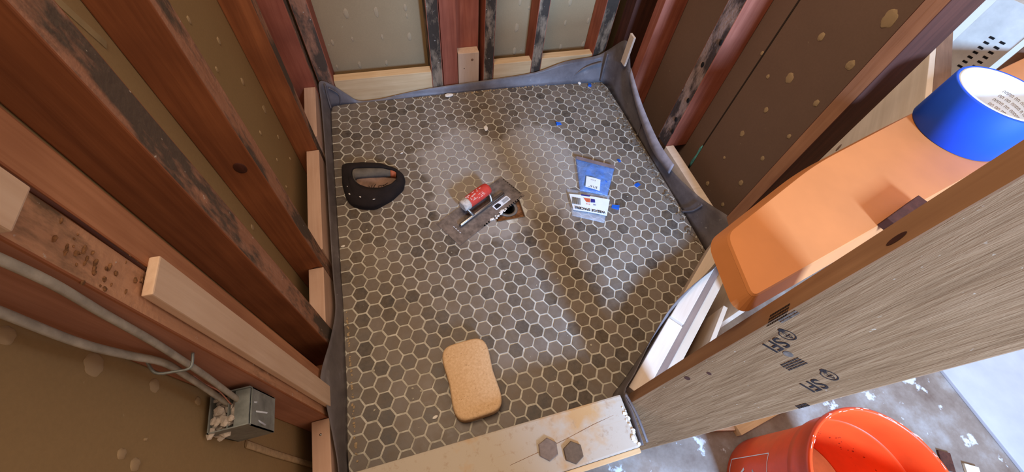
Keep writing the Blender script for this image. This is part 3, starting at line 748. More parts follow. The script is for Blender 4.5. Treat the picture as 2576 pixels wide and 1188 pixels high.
def leaf(bm):
    for r0, r1, sx_, sy_ in ((.0072, .0086, 1, 1), (.0048, .0056, .6, 1)):
        a_ = [bm.verts.new((r0 * sx_ * math.cos(t), r0 * sy_ * math.sin(t) * 1.1, 0)) for t in [2 * PI * k / 24 for k in range(24)]]
        b_ = [bm.verts.new((r1 * sx_ * math.cos(t) - (.002 if abs(k - 18) < 3 else 0), r1 * sy_ * math.sin(t) * (1.35 if abs(k - 18) < 2 else 1.1), 0)) for k, t in enumerate([2 * PI * k / 24 for k in range(24)])]
        for k in range(24): bm.faces.new((a_[k], a_[(k + 1) % 24], b_[(k + 1) % 24], b_[k]))
    box_bm(bm, (-.0005, -.008, 0), (.0005, .007, .0001)); box_bm(bm, (-.004, .0005, 0), (.004, .0014, .0001))
def bars(n_, L, hgt, gap):
    def fn(bm):
        for k in range(n_):
            x_ = -L / 2
            while x_ < L / 2 - .001:
                l_ = rc.uniform(.0012, .0045); box_bm(bm, (x_, k * gap - hgt / 2, 0), (min(x_ + l_, L / 2), k * gap + hgt / 2, .0001)); x_ += l_ + .0006
    return fn
STAMPS = []

# ------------------------------------------------------------------ tan board, tape
z_b = .59
def rel(x, y, d): return (CAM.x + x * d, CAM.y + y * d)
dB = CAM.z - z_b
top = [(.867, .253), (1.520, .392), (3.30, .76), (3.30, 1.12), (1.976, .80), (1.402, .652), (.908, .456)]
top = [(a * dB, b2 * dB) for a, b2 in top]
cxy = (sum(p[0] for p in top) / 7, sum(p[1] for p in top) / 7)
rt_ = rounded(top, [.010, 0, .01, .01, .05, .05, .016], 6)
def outset(poly, d):
    out = []; n = len(poly)
    for i in range(n):
        a = Vector(poly[i - 1]); p_ = Vector(poly[i]); b2 = Vector(poly[(i + 1) % n])
        e1 = (p_ - a).normalized(); e2 = (b2 - p_).normalized(); n_ = Vector((e1.y + e2.y, -e1.x - e2.x)); n_ = n_.normalized() if n_.length > 1e-6 else Vector((e1.y, -e1.x))
        out.append(tuple(p_ + n_ * d))
    return out
shelf = empty('shelf_board', (CAM.x + cxy[0], CAM.y + cxy[1], z_b - .03)); prop(shelf, 'smooth orange-tan board with rounded corners under the blue tape roll', 'board')
off = Vector((-cxy[0], -cxy[1]))
loc_t = [(p[0] + off.x, p[1] + off.y) for p in rt_]
bm = bmesh.new(); prism_bm(bm, outset(loc_t, .002), .026, .030, 0, loc_t); mesh('board_top', bm, shelf_m, shelf)
bm = bmesh.new(); lowp = outset(loc_t, .011); prism_bm(bm, lowp, 0, .0255, 0, outset(loc_t, .002)); mesh('board_lip', bm, shelf_m, shelf)
# prop that carries the board, and its cleat
pc = Vector((CAM.x + .665, CAM.y + .150, 0))
o = hbox('wood_cleat', (CAM.x + .622, CAM.y + .146), 16, .085, .034, z_b + .0005, z_b + .018, dark_wood, 'dark brown wood offcut lying on the tan board against the post', 'cleat')

tr = empty('tape_roll', (CAM.x + 2.14 * dB, CAM.y + .69 * dB, z_b + .0005)); prop(tr, 'wide roll of blue masking tape standing on the orange-tan board', 'tape')
Rt = .0716; Ht = .078
bm = bmesh.new(); lathe_bm(bm, [(Rt - .0045, 0), (Rt - .001, 0), (Rt, .001), (Rt, Ht - .001), (Rt - .001, Ht), (Rt - .0045, Ht), (Rt - .0045, 0)], 96); mesh('tape_windings', bm, tape_m, tr)
bm = bmesh.new(); lathe_bm(bm, [(Rt - .0105, 0), (Rt - .005, 0), (Rt - .005, Ht), (Rt - .0105, Ht), (Rt - .0105, 0)], 96); mesh('cardboard_core', bm, core_m, tr)
def core_warp(ang0, zc, r):
    def f(c):
        a_ = ang0 + c.x / r; return Vector(((r - .0003) * math.cos(a_), (r - .0003) * math.sin(a_), zc + c.y))
    return f
for k, z_ in enumerate((.058, .050, .042, .034, .026, .018)):
    s_ = ['ooo oo oooo ooo oo ooooo oo oooo', 'oo oooo oo ooo oooo o oooo oo oo'][k % 2]
    text_mesh('core_print', s_.replace('o', 'n'), .0085, core_print, None, tr, .0001, core_warp(-.6, z_, Rt - .0105))

# ------------------------------------------------------------------ beyond the diagonal, upper right
lg = obox('ledger_board', K, .415, 1.3, .1775, .210, .48, .558, brown_block, None, .001); prop(lg, 'brown ledger board fixed behind the top edge of the plywood', 'board')
vs = hbox('wall_stud', (CAM.x + 1.36, CAM.y + .495), -69, .036, .07, ZF, 1.3, brown_block, 'narrow brown upright stud beyond the tape roll', 'stud')
# slotted plate: vertical metal sheet with two rows of slots
pl = empty('slotted_plate', (CAM.x + 1.325, CAM.y + .525, .45)); pl.location += Vector((.0105, -.026, 0)); pl.rotation_euler = (0, 0, math.radians(112)); prop(pl, 'cream metal plate with two rows of slots at the upper right', 'plate')
bm = bmesh.new(); box_bm(bm, (0, -.001, 0), (.095, .001, .20), 0, None, .0004); mesh('plate_sheet', bm, white_metal, pl)
for r_ in range(2):
    for k in range(7):
        bm = bmesh.new(); box_bm(bm, (0, 0, 0), (.010, .0012, .0045), 0, None, .0003); mesh('slot', bm, hole_dark, pl, (.017 + r_ * .022, .0006, .055 + k * .012))
wb = hbox('white_board', (CAM.x + 1.36, CAM.y + .51), 112, .11, .02, .645, 1.2, new_z, 'whitewashed board with a splintered lower edge above the slotted plate', 'board')
# far wall beyond
WF = rbox('wall_far', (-.9, -.01, ZF), (.9, .01, 1.4), white_paint, bev=0); WF.location = (1.95, .15, ZF); WF.rotation_euler = (0, 0, math.radians(108)); prop(WF, 'white painted wall beyond the shower at upper right', 'wall', kind='structure')

# ------------------------------------------------------------------ cables and box on the left
def cable(pts, r, m, label, group=None):
    bm = bmesh.new(); tube_bm(bm, smooth_path(pts, 8), r, 10, True, 0, 0.62); o = mesh('electrical_cable', bm, m); prop(o, label, 'cable', group); return o
cable([(-.078, -.402, .95), (-.072, -.400, .86), (-.070, -.396, .785), (-.070, -.394, .735), (-.076, -.3925, .68), (-.080, -.3925, .615), (-.084, -.394, .56), (-.088, -.397, .50), (-.092, -.402, .44), (-.094, -.408, .385)], .0042, cable_gray, 'upper grey cable running down the doubled stud into the electrical box')
cable([(-.112, -.404, .95), (-.110, -.402, .84), (-.107, -.402, .74), (-.1075, -.402, .66), (-.104, -.399, .61), (-.097, -.396, .565), (-.100, -.397, .52), (-.104, -.402, .455), (-.106, -.410, .385)], .0042, cable_gray, 'lower grey cable curving along the board to join the other at the staple')
bm = bmesh.new(); tube_bm(bm, smooth_path([(-.076, -.3875, .553), (-.077, -.403, .552), (-.090, -.405, .555), (-.104, -.4045, .562), (-.112, -.390, .566)], 5), .0015, 8); o = mesh('cable_staple', bm, galv); prop(o, 'small metal staple pinning both cables to the stud', 'staple')
eb = empty('electrical_box', (-.100, -.417, .333)); prop(eb, 'mud-splattered grey metal electrical box on the left stud', 'box')
eb.scale = (.8, .8, .8)
bx, by, bh = .030, .031, .105
bm = bmesh.new()
box_bm(bm, (-bx, -by, 0), (bx, by, .003)); box_bm(bm, (-bx, -by, .003), (-bx + .002, by, bh)); box_bm(bm, (-bx, by - .002, .003), (bx, by, bh))
box_bm(bm, (-bx, -by, .003), (bx, -by + .002, bh)); box_bm(bm, (bx - .002, -by, .003), (bx, by, bh * .9)); mesh('box_shell', bm, galv, eb)
bm = bmesh.new(); box_bm(bm, (-.004, -.029, .03), (-.002, .029, bh - .004)); box_bm(bm, (.006, -.029, bh - .008), (bx - .002, .029, bh - .005)); mesh('box_divider', bm, galv, eb)
bm = bmesh.new()
for k in range(60):
    x_ = rc.uniform(-.030, .004); y_ = rc.uniform(-.030, .022); crumb(x_, y_, .07 + rc.uniform(0, .03), rc.uniform(.005, .011))
mesh('dried_mud', bm, mud, eb)
for (a_, b_) in (((.012, .0, .085), (.045, -.012, .070)), ((.014, .012, .088), (.034, .006, .085)), ((.026, -.016, .075), (.034, -.026, .05))):
    bm = bmesh.new(); tube_bm(bm, [a_, b_], .0016, 8); mesh('bare_wire', bm, cable_blue, eb)
bm = bmesh.new(); tube_bm(bm, smooth_path([(-.002, .010, .095), (.0, .022, .14), (-.006, .028, .17), (-.002, .030, .21)], 6), .0011, 6); mesh('pink_string', bm, wire_red, eb)
# plaster run below the box
bm = bmesh.new(); tube_bm(bm, smooth_path([(-.128, -.44, .30), (-.128, -.445, .2), (-.128, -.45, .05), (-.128, -.455, -.1)], 4), [.006] * 13, 8, True, 0, .3); mesh('plaster_run', bm, plaster, WL, -WL.location)

# ------------------------------------------------------------------ things on the tiles
# sponge
sp = [(.183, -.286), (.300, -.305), (.297, -.466), (.172, -.460)]
cS = Vector((.2375, -.372, 0)); angS = math.radians(0)
def sponge_outline(n_=72):
    out = []
    for k in range(n_):
        t = 2 * PI * k / n_; c_, s_ = math.cos(t), math.sin(t); e = 2 / 4.6
        x_ = .059 * math.copysign(abs(c_) ** e, c_); y_ = .089 * math.copysign(abs(s_) ** e, s_)
        x_ *= 1 - .10 * math.exp(-(y_ / .045) ** 2)
        out.append((x_, y_))
    return out
so = sponge_outline()
bm = bmesh.new(); prof = [(0, .93), (.003, .985), (.010, 1.0), (.030, 1.0), (.037, .99), (.041, .955), (.0425, .90)]
rings = [[bm.verts.new((p[0] * s - (p[0] * (1 - s)) * 0, p[1] * (1 - (1 - s) * .66), z + (.0008 * noise.noise(Vector((p[0] * 60, p[1] * 60, z * 40))) if z > .001 else 0))) for p in so] for z, s in prof]
for i in range(len(rings) - 1):
    for k in range(len(so)): f = bm.faces.new((rings[i][k], rings[i][(k + 1) % len(so)], rings[i + 1][(k + 1) % len(so)], rings[i + 1][k])); f.smooth = True
ctr = bm.verts.new((0, 0, .0440))
for k in range(len(so)): bm.faces.new((rings[-1][k], rings[-1][(k + 1) % len(so)], ctr)).smooth = True
bm.faces.new(rings[0][::-1])
o = mesh('grout_sponge', bm, sponge_m, None, (.236, -.368, .0006)); o.rotation_euler = (0, 0, math.radians(2)); prop(o, 'tan rounded grouting sponge lying on the tiles near the curb', 'sponge')

# notched trowel
TA, TB = Vector((.300, .062, 0)), Vector((.500, .196, 0))
ta = math.atan2(.128, .219)
trw = empty('notched_trowel', (.378, .126, .0012), ta); prop(trw, 'steel notched trowel with red grip lying across the floor drain', 'trowel')
Lh, Wh = .138, .052
bm = bmesh.new(); poly = [(-Lh, Wh), (-Lh, -Wh)]; x_ = -Lh + .05
pl2 = []
pl2.append((-Lh, -Wh))
x_ = -Lh + .10
while x_ < Lh - .012: pl2 += [(x_, -Wh), (x_, -Wh + .005), (x_ + .0045, -Wh + .005), (x_ + .0045, -Wh)]; x_ += .009
pl2.append((Lh, -Wh)); y_ = -Wh + .008
while y_ < Wh - .008: pl2 += [(Lh, y_), (Lh - .005, y_), (Lh - .005, y_ + .0045), (Lh, y_ + .0045)]; y_ += .009
pl2 += [(Lh, Wh), (-Lh, Wh)]
prism_bm(bm, pl2, 0, .0012); bmesh.ops.triangulate(bm, faces=[f for f in bm.faces if len(f.verts) > 4]); mesh('blade', bm, dull_steel, trw)
bm = bmesh.new(); tube_bm(bm, [(-.095, -.004, .007), (-.090, -.004, .009), (.085, -.004, .009), (.092, -.004, .007)], [.004, .006, .006, .003], 10, True, 0, .8); mesh('spine', bm, chrome, trw)
bm = bmesh.new(); tube_bm(bm, smooth_path([(-.040, -.004, .012), (-.046, .006, .026), (-.046, .020, .034), (-.030, .024, .037)], 5), .0055, 10); mesh('handle_bracket', bm, chrome, trw); bm = bmesh.new(); tube_bm(bm, smooth_path([(.036, -.004, .012), (.040, .006, .026), (.040, .020, .034), (.026, .024, .037)], 5), .0055, 10); mesh('handle_bracket', bm, chrome, trw)
bm = bmesh.new(); hp = [(-.056, 0), (-.052, 0), (-.046, 0), (-.02, 0), (.01, 0), (.038, 0), (.048, 0), (.052, 0)]
tube_bm(bm, [(x, .026, .040) for x, _ in hp], [.012, .0175, .0195, .0202, .0208, .0202, .018, .011], 20, True, 0, .85)
gp = mesh('grip', bm, red_grip, trw)
bm = bmesh.new(); tube_bm(bm, [(-.0575, .026, .040), (-.056, .026, .040), (-.040, .026, .040), (-.034, .026, .040)], [.012, .0185, .0208, .0196], 18, True, 0, .87); mesh('mud_crust', bm, mud, gp)
for k in range(26):
    if k == 0: bmx = bmesh.new()
    a_ = rc.uniform(-.9, .5); x_ = rc.uniform(-.034, .02); r_ = .0202
    m_ = Matrix.Translation((x_, .026 + r_ * math.sin(a_), .040 + r_ * .85 * math.cos(a_))) @ Matrix.Diagonal((rc.uniform(.002, .007), rc.uniform(.001, .0035), .0007, 1))
    bmesh.ops.create_icosphere(bmx, subdivisions=1, radius=1, matrix=m_)
mesh('dried_smears', bmx, plain('pink_dried_smear', (206, 160, 146), .9), gp)
bm = bmesh.new(); po = rounded([(.030, -.034), (.094, -.034), (.094, -.014), (.030, -.014)], .003, 3); prism_bm(bm, po, .0013, .0017); lab = mesh('blade_label', bm, label_white, trw)
bm = bmesh.new()
for k in range(12): box_bm(bm, (.066 + k * .0021, -.031 + (k % 3) * .0006, .00175), (.0668 + k * .0021 + .0004 * (k % 2), -.018, .00185))
po = rounded([(.033, -.031), (.054, -.031), (.056, -.026), (.052, -.017), (.035, -.017)], .003, 3); prism_bm(bm, po, .00175, .00185); mesh('label_print', bm, black_print, lab)
for k in range(4):
    bm = bmesh.new(); box_bm(bm, (-.108, -.022 + k * .009, .0013), (-.106, -.0165 + k * .009, .0017)); mesh('rivet', bm, label_white, trw)
bm = bmesh.new()
for k in range(26): crumb(rc.uniform(-.01, .06), rc.uniform(-.055, -.046), .0005, rc.uniform(.0015, .005))
o = mesh('mortar_smear', bm, plaster_w, trw)

# chips, scraps
def chip(x, y, r, m, label, cat='chip', sq=False, z=0.0006, group=None, name='plaster_chip'):
    bm = bmesh.new()
    if sq:
        # small wedge spacer
        po = [(-r, -r * .6), (r, -r * .6), (r, r * .6), (-r, r * .6)]
        tp = [(-r, -r * .6), (r, -r * .6), (r, r * .6), (-r, r * .6)]
        prism_bm(bm, po, 0, .001, 0, tp)
        vs_ = [bm.verts.new(p) for p in ((-r, -r * .6, .001), (r, -r * .6, .001), (r, r * .6, .001), (-r, r * .6, .001), (-r, -r * .6, .0065), (-r, r * .6, .0065))]
        for ix in ((0, 4, 5, 3), (0, 1, 4), (3, 5, 2), (1, 2, 5, 4)): bm.faces.new([vs_[i] for i in ix])
    else:
        bmesh.ops.create_icosphere(bm, subdivisions=2, radius=1, matrix=Matrix.Diagonal((r, r * .6, r * .3, 1)))
        for v_ in bm.verts: v_.co *= 1 + .35 * noise.noise(v_.co * 260 + Vector((x * 50, 0, 0)))
        for v_ in bm.verts: v_.co.z += r * .25
    o = mesh(name, bm, m, None, (x, y, z)); o.rotation_euler = (0, 0, rc.uniform(0, 3)); prop(o, label, cat, group); return o
W = 'wedge_spacer'
CH = []

# ------------------------------------------------------------------ bucket
bk = empty('bucket', (.979, -.807, ZF + .0005)); prop(bk, 'orange plastic bucket with white printing standing on the subfloor', 'bucket')
prof = [(.126, 0), (.133, .004), (.135, .10), (.138, .27), (.1405, .275), (.146, .278), (.1475, .30), (.1475, .345), (.1545, .347), (.1545, .357), (.150, .361), (.146, .357), (.143, .30), (.137, .20), (.130, .09), (.127, .010), (.0005, .010)]
bm = bmesh.new(); lathe_bm(bm, prof, 96, 0, (True, False)); mesh('bucket_body', bm, bucket_m, bk)
bm = bmesh.new(); lathe_bm(bm, [(.0005, .092), (.129, .092)], 64); mesh('bucket_contents', bm, grout_residue, bk)
bm = bmesh.new()
for k in range(70):
    a_ = rc.uniform(0, 2 * PI); r_ = .150 + rc.uniform(-.003, .003); m_ = Matrix.Translation((r_ * math.cos(a_), r_ * math.sin(a_), .3603)) @ Matrix.Rotation(a_ + PI / 2, 4, 'Z') @ Matrix.Diagonal((rc.uniform(.002, .009), .0009, .0005, 1))
    bmesh.ops.create_icosphere(bm, subdivisions=1, radius=1, matrix=m_)
prop(mesh('rim_dust', bm, bucket_dust, bk), kind='stuff')
bm = bmesh.new()
for k in range(60):
    a_ = rc.gauss(.55, .45); z_ = .13 + abs(rc.gauss(0, .05)); r_ = .1325 + (z_ - .10) * .045
    m_ = Matrix.Translation((r_ * math.cos(a_), r_ * math.sin(a_), z_)) @ Matrix.Rotation(a_, 4, 'Z') @ Matrix.Diagonal((.001, rc.uniform(.001, .003), rc.uniform(.001, .004), 1))
    bmesh.ops.create_icosphere(bm, subdivisions=1, radius=1, matrix=m_)
prop(mesh('dark_splashes', bm, plain('rust_splash', (150, 40, 16), .7), bk), kind='stuff')
# printing: square outline with slanted stencil lettering
def bw(ang0, zc):
    def f(c):
        z_ = zc + c.y; r_ = (.135 + (z_ - .10) * .0177 if z_ > .1 else .133 + (z_ - .004) * .0208) + .0007; a_ = ang0 + c.x / .136
        return Vector((r_ * math.cos(a_), r_ * math.sin(a_), z_))
    return f
AW = math.radians(166); DG = math.radians(38)
def bwr(ang0, zc, dy):
    g_ = bw(ang0, zc)
    return lambda c: g_(Vector((c.x * math.cos(DG) - (c.y + dy) * math.sin(DG), c.x * math.sin(DG) + (c.y + dy) * math.cos(DG), 0)))
for (s_, z_, sz) in (('THE', .040, .026), ('HOME', .006, .040), ('DEPOT', -.034, .040)):
    t_ = text_mesh('bucket_print', s_, sz, label_white, None, bk, .0002, bwr(AW, .105, z_), 'CENTER', 1.0, .0015)
bm = bmesh.new()
f_ = bw(AW, .100)
def seg(a, b2, wd=.0012):
    a, b2 = Vector(a), Vector(b2); d_ = (b2 - a); n_ = Vector((-d_.y, d_.x)).normalized() * wd; prev = None
    for k in range(9):
        p_ = a + d_ * k / 8; q_ = (bm.verts.new(f_(Vector((p_.x + n_.x, p_.y + n_.y, 0)))), bm.verts.new(f_(Vector((p_.x - n_.x, p_.y - n_.y, 0)))))
        if prev: bm.faces.new((prev[0], prev[1], q_[1], q_[0]))
        prev = q_
for a, b2 in (((-.085, -.08), (.085, -.08)), ((.085, -.08), (.085, .09)), ((.085, .09), (-.085, .09)), ((-.085, .09), (-.085, -.08))): seg(a, b2)
mesh('print_border', bm, label_white, bk)
# bail handle
bm = bmesh.new(); tube_bm(bm, [(.153 * math.cos(t), .153 * math.sin(t), .310 - .16 * math.sin(t - math.radians(200)) * (1 if 0 <= t - math.radians(200) <= PI else 0)) for t in [math.radians(200) + PI * k / 30 for k in range(31)]], .0016, 8); mesh('wire_handle', bm, chrome, bk)

# ------------------------------------------------------------------ bits outside
def floor_board(x, y, L, wd, h, ang, m, label, name='wood_offcut', z=ZF, cat='offcut'):
    bm = bmesh.new(); box_bm(bm, (-L / 2, -wd / 2, 0), (L / 2, wd / 2, h), 0, None, .001); o = mesh(name, bm, m, None, (x, y, z + .0005)); o.rotation_euler = (0, 0, math.radians(ang)); prop(o, label, cat); return o
o = rbox('white_floor_sheet', (1.732, -1.7, ZF + .0005), (2.5, -.25, ZF + .012), sheet_paint, bev=.002); prop(o, 'bright white panel lying flat on the subfloor at the right', 'panel')
floor_board(1.045, -.618, .20, .055, .028, 8, new_x, 'pale pine offcut on the subfloor behind the bucket, the wider one')
floor_board(.905, -.618, .09, .03, .018, -14, new_pale, 'small reddish pine offcut on the subfloor left of the wider one')
for (x, y, r) in ((1.36, -.70, .022), (1.42, -.755, .014), (1.30, -.66, .012), (1.56, -.78, .012), (1.50, -.70, .016), (1.62, -.71, .014), (1.25, -.62, .01), (1.66, -.86, .012)):
    pass
o = floor_board(1.527, -.88, .05, .035, .006, 60, dark_wood, 'small dark scrap on the subfloor at the right of the bucket')
o = floor_board(1.575, -.935, .06, .04, .008, 60, white_paint, 'white scrap on the subfloor right of the bucket', 'scrap')

# printed grade stamps
stamp_shape(leaf, .590, .024); stamp_text('SFI', .562, .028, .026)
stamp_shape(leaf, .562, .092); stamp_text('SFI', .527, .098, .026)
stamp_shape(bars(4, .034, .0018, .0034), .545, .056, name='grade_text'); stamp_shape(bars(2, .030, .0022, .0032), .620, .004, ink_soft, name='grade_text')
stamp_shape(bars(2, .022, .0024, .0034), .470, .1215, name='grade_text')
def dot(bm): bmesh.ops.create_circle(bm, cap_ends=True, segments=16, radius=.0055)
stamp_shape(dot, .558, .046, ink_soft)
# the same stamp wraps over the narrow edge
bm = bmesh.new(); bars(4, .036, .0030, .0050)(bm)
p0 = K + DIRW * .010 + PER * -.0004; o = mesh('grade_text', bm, ink, None); o.data.transform(frame((p0.x, p0.y, .61), DOWN, DIRW * -1))
o.parent = post; o.matrix_parent_inverse = (Matrix.Translation(post.location) @ Matrix.Rotation(math.radians(41), 4, 'Z')).inverted()
for z_, v_, a_, b2 in ((.355, .012, .0065, .0045), (.409, .022, .004, .0035)):
    def kn(bm, a_=a_, b2=b2): bmesh.ops.create_circle(bm, cap_ends=True, segments=16, radius=1, matrix=Matrix.Diagonal((a_, b2, 1, 1)))
    stamp_shape(kn, z_, v_, dark_wood, name='knot')
p0 = K + DIRW * .012 + PER * -.0004; bm = bmesh.new(); bmesh.ops.create_circle(bm, cap_ends=True, segments=16, radius=1, matrix=Matrix.Diagonal((.010, .004, 1, 1)))
o = mesh('knot', bm, dark_wood, None); o.data.transform(frame((p0.x, p0.y, .762), DOWN, DIRW * -1)); o.parent = post; o.matrix_parent_inverse = (Matrix.Translation(post.location) @ Matrix.Rotation(math.radians(41), 4, 'Z')).inverted()

# cap
OUT = [(-.019, .376), (.045, .371), (.099, .356), (.146, .322), (.167, .289), (.156, .248), (.117, .214), (.066, .190), (.028, .199), (.002, .215), (-.012, .238), (-.021, .30)]
INN = [(.016, .342), (.060, .336), (.105, .326), (.145, .304), (.142, .272), (.122, .253), (.092, .247), (.060, .254), (.036, .268), (.022, .284), (.013, .305), (.012, .325)]
cc = Vector((.078, .290))
def resample(poly, n_=72):
    out = []
    for k in range(n_):
        t = 2 * PI * k / n_; d_ = Vector((math.cos(t), math.sin(t))); best = None
        for i in range(len(poly)):
            a = Vector(poly[i]) - cc; e = Vector(poly[(i + 1) % len(poly)]) - Vector(poly[i]); den = d_.x * e.y - d_.y * e.x
            if abs(den) < 1e-9: continue
            s_ = (a.x * e.y - a.y * e.x) / den; u_ = (a.x * d_.y - a.y * d_.x) / den
            if s_ > 0 and -1e-6 <= u_ <= 1 + 1e-6 and (best is None or s_ > best): best = s_
        out.append(best)
    out = [(out[k - 1] + out[k] * 2 + out[(k + 1) % n_]) / 4 for k in range(n_)]
    return [Vector((math.cos(2 * PI * k / n_) * s_, math.sin(2 * PI * k / n_) * s_)) for k, s_ in enumerate(out)]
ro, ri = resample(OUT), resample(INN)
cap = empty('cap', (cc.x, cc.y, .0006)); prop(cap, 'dark brown cloth cap lying with its opening up at the left of the tiles', 'cap')
bm = bmesh.new(); rings = []
for kk, (t, z_) in enumerate(((0, .0), (-.03, .012), (.06, .024), (.30, .031), (.65, .034), (.95, .035), (1.0, .031), (.98, .018), (.97, .006))):
    rings.append([bm.verts.new((a.lerp(b2, t).x, a.lerp(b2, t).y, z_ + (.0018 * noise.noise(Vector((a.x * 40, a.y * 40, kk * .7))) if z_ > .002 else 0))) for a, b2 in zip(ro, ri)])
for i in range(len(rings) - 1):
    for k in range(72): bm.faces.new((rings[i][k], rings[i][(k + 1) % 72], rings[i + 1][(k + 1) % 72], rings[i + 1][k])).smooth = True
mesh('cap_crown', bm, cap_cloth, cap)
bm = bmesh.new(); vs_ = [bm.verts.new((p.x * 1.02, p.y * 1.02, .005 + .0015 * noise.noise(Vector((p.x * 60, p.y * 60, 3))))) for p in ri]; bm.faces.new(vs_); mesh('cap_lining', bm, cap_inner, cap)
def band(k0, k1, m, nm, inn=.93, h=.026):
    bm = bmesh.new(); pr = None
    for k in range(k0, k1 + 1):
        p_ = ri[k % 72]; q_ = [bm.verts.new((p_.x * .985, p_.y * .96, .030)), bm.verts.new((p_.x * inn, p_.y * .60, .016)), bm.verts.new((p_.x * inn, p_.y * .56, .007))]
        if pr:
            for j in range(2): bm.faces.new((pr[j], pr[j + 1], q_[j + 1], q_[j])).smooth = True
        pr = q_
    o = mesh(nm, bm, m, cap); s_ = o.modifiers.new('s', 'SOLIDIFY'); s_.thickness = .0015
band(5, 36, cap_band, 'sweatband'); band(1, 5, orange_tag, 'cap_tag')
bm = bmesh.new()
for k in range(9):
    a_ = rc.uniform(0, 6); box_bm(bm, (-.0006, -.010, 0), (.0006, .010, .0006)); vv = bm.verts[-8:] if False else list(bm.verts)[-8:]
    m_ = Matrix.Translation((rc.uniform(-.02, .035), rc.uniform(-.032, -.006), .0068)) @ Matrix.Rotation(a_, 4, 'Z')
    for v_ in vv: v_.co = m_ @ v_.co
mesh('lining_pattern', bm, cap_cloth, cap)
# brim: flat curved peak sweeping round the lower side
bm = bmesh.new(); pr = None
for k in range(34, 68):
    a = ri[k % 72]; b2 = ro[k % 72]; tt = math.sin(PI * (k - 34) / 33); row = []
    for j in range(6):
        u_ = j / 5; p_ = a.lerp(b2, .12 + .93 * u_ * (.55 + .45 * tt)); row.append(bm.verts.new((p_.x, p_.y, .037 + .004 * math.sin(PI * u_) - .022 * u_ ** 2)))
    if pr:
        for j in range(5): bm.faces.new((pr[j], pr[j + 1], row[j + 1], row[j])).smooth = True
    pr = row
o = mesh('cap_brim', bm, cap_cloth, cap); s_ = o.modifiers.new('s', 'SOLIDIFY'); s_.thickness = .002
for (x, y, sx_, sy_, r_) in ((-.075, -.016, .009, .0035, .2), (-.078, -.048, .0035, .002, -.9), (-.048, -.068, .0035, .002, -.8), (-.01, -.085, .004, .0012, 0)):
    bm = bmesh.new(); bmesh.ops.create_icosphere(bm, subdivisions=2, radius=1, matrix=Matrix.Rotation(r_, 4, 'Z') @ Matrix.Diagonal((sx_, sy_, .0012, 1)))
    mesh('paint_spot', bm, plaster_w, cap, (x, y, .0335 if x > -.07 else .030), True)

# bags of wedge spacers
def bag(name, quad, h, m, label, z, n_=26, seed=0):
    q_ = [Vector(p) for p in quad]; c = sum(q_, Vector((0, 0))) / 4
    root = empty(name, (c.x, c.y, z)); prop(root, label, 'bag')
    bm = bmesh.new(); g_ = []
    for i in range(n_ + 1):
        row = []
        for j in range(n_ + 1):
            u_, v_ = i / n_, j / n_; p_ = (q_[0] * (1 - u_) + q_[1] * u_) * (1 - v_) + (q_[3] * (1 - u_) + q_[2] * u_) * v_
            e = (math.sin(PI * u_) * math.sin(PI * v_)) ** .5
            hh = .0012 + h * e * (.75 + .45 * noise.noise(Vector((u_ * 4, v_ * 4, seed)))) + .0012 * noise.noise(Vector((u_ * 14, v_ * 14, seed)))
            row.append(bm.verts.new((p_.x - c.x, p_.y - c.y, max(hh, .0008))))
        g_.append(row)
    for i in range(n_):
        for j in range(n_): bm.faces.new((g_[i][j], g_[i][j + 1], g_[i + 1][j + 1], g_[i + 1][j])).smooth = True
    o = mesh('bag_film', bm, m, root); s2_ = o.modifiers.new('s', 'SOLIDIFY'); s2_.thickness = .0002
    return root, c
b1, c1 = bag('spacer_bag', [(.667, .150), (.800, .094), (.738, -.006), (.648, .042)], .010, bag_clear, 'clear plastic bag with a white printed header card and barcode on the tiles', .0007)
bl, c2 = bag('spacer_bag', [(.742, .272), (.862, .202), (.786, .088), (.704, .126)], .011, bag_blue, 'bluish zip bag with a small square label lying on the clear bag', .0085, seed=5)
def quadmesh(name, quad, z, m, parent, c, seg=14, amp=.003):
    bm = bmesh.new(); q_ = [Vector(p) - c for p in quad]; g_ = []
    for i in range(seg + 1):
        row = []
        for j in range(5):
            u_, v_ = i / seg, j / 4; p_ = (q_[0] * (1 - u_) + q_[1] * u_) * (1 - v_) + (q_[3] * (1 - u_) + q_[2] * u_) * v_
            row.append(bm.verts.new((p_.x, p_.y, z + amp * math.sin(PI * u_))))
        g_.append(row)
    for i in range(seg):
        for j in range(4): bm.faces.new((g_[i][j], g_[i][j + 1], g_[i + 1][j + 1], g_[i + 1][j]))
    o = mesh(name, bm, m, parent); s_ = o.modifiers.new('s', 'SOLIDIFY'); s_.thickness = .0004; return o
hd = quadmesh('header_card', [(.664, .120), (.786, .070), (.751, .012), (.655, .056)], .0115, label_white, b1, c1)
rd = Vector((-.096, .044, 0)).normalized(); ud = Vector((0, 0, 1)).cross(rd)
def lt(s, x, y, z, size, m, par, c, sp=1.0, bold=0.0): text_mesh('print', s, size, m, frame(Vector((x - c.x, y - c.y, z)), rd, ud), par, .0001, None, 'CENTER', sp, bold)
lt('WEDGE SPACERS', .706, .043, .0155, .0125, black_print, b1, c1, 1.0, .0003)
def poly_on(par, c, pts, z, m, nm='print'):
    bm = bmesh.new(); prism_bm(bm, [(x - c.x, y - c.y) for x, y in pts], z, z + .0002); mesh(nm, bm, m, par)
poly_on(b1, c1, [(.702, .092), (.722, .084), (.716, .070), (.705, .074)], .0156, orange_print)
poly_on(b1, c1, [(.724, .083), (.736, .078), (.732, .066), (.718, .070)], .0156, navy_print)
lt('5/16', .708, .065, .0156, .007, orange_print, b1, c1); lt('100', .728, .058, .0156, .007, navy_print, b1, c1)
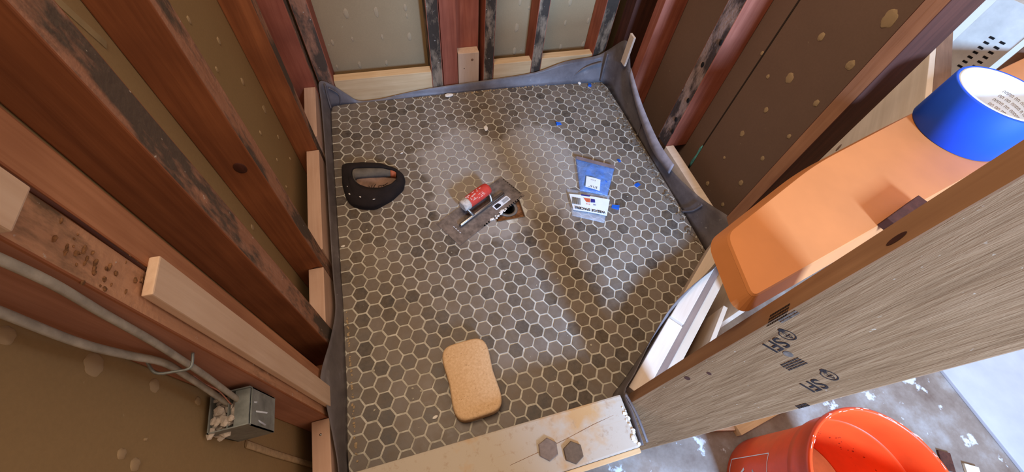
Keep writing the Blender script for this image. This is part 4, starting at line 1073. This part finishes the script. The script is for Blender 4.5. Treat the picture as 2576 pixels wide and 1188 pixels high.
for k in range(9):
    x_, y_ = .668 + k * .0028 * 1.0, .104 - k * .0012; poly_on(b1, c1, [(x_, y_), (x_ + .0014 + .0005 * (k % 2), y_ - .0006), (x_ - .008, y_ - .026), (x_ - .0095, y_ - .0255)], .0140, black_print, 'barcode_bar')
poly_on(b1, c1, [(.700, .108), (.726, .097), (.724, .092), (.698, .103)], .0152, navy_print)
sl = quadmesh('bag_label', [(.742, .172), (.783, .148), (.762, .104), (.722, .130)], .0125, label_white, bl, c2, amp=.0012)
rd = Vector((-.041, .024, 0)).normalized(); ud = Vector((0, 0, 1)).cross(rd)
lt('3/16"', .747, .124, .0139, .014, black_print, bl, c2); lt('6 mm', .757, .150, .0139, .007, ink_soft, bl, c2)
poly_on(bl, c2, [(.744, .268), (.860, .200), (.852, .186), (.737, .254)], .0075, plain('smoky_zip_seam', (120, 104, 104), .5), 'zip_seam')

# loose wedge spacers, one build then copies
first = chip(.742, .446, .010, blue_plastic, 'blue wedge spacer lying alone on the tiles far behind the trowel', 'spacer', True, name=W)
def spacer(x, y, rz, label, z=.0006, group=None, s=1.0):
    o = first.copy(); COL.objects.link(o); o.location = (x, y, z); o.rotation_euler = (0, 0, rz); o.scale = (s, s, s); o['label'] = label
    if group: o['group'] = group
spacer(.911, .116, .4, 'blue wedge spacer near the right edge of the tiles'); spacer(.798, .045, 2.6, 'blue wedge spacer on the tiles just right of the clear bag', s=1.15)
spacer(.942, .638, 1.2, 'blue wedge spacer in the back right corner of the tiles'); spacer(.893, .232, 1.7, 'dark blue wedge spacer in the shade of the right liner, upper right', s=.7)
for k in range(16):
    u_, v_ = rc.uniform(.18, .82), rc.uniform(.18, .8)
    q_ = [Vector(p) for p in [(.742, .272), (.862, .202), (.786, .088), (.704, .126)]]; p_ = (q_[0] * (1 - u_) + q_[1] * u_) * (1 - v_) + (q_[3] * (1 - u_) + q_[2] * u_) * v_
    spacer(p_.x, p_.y, rc.uniform(0, 6), 'blue wedge spacer sealed inside the bluish zip bag', .0092, 'spacers inside the bluish bag', .85)
chip(.139, -.426, .006, plaster_w, 'tiny white chip on a tile to the left of the sponge'); chip(.379, .664, .016, plaster_w, 'white plaster lump against the back liner')
chip(.903, .655, .010, plaster_w, 'white plaster lump near the back right corner'); chip(-.034, .081, .006, plaster_w, 'white chip beside the left liner')
chip(.473, .468, .013, plaster_w, 'whitish lump on the tiles behind the trowel'); chip(.170, .407, .005, plaster_w, 'tiny white chip on the tiles behind the cap')
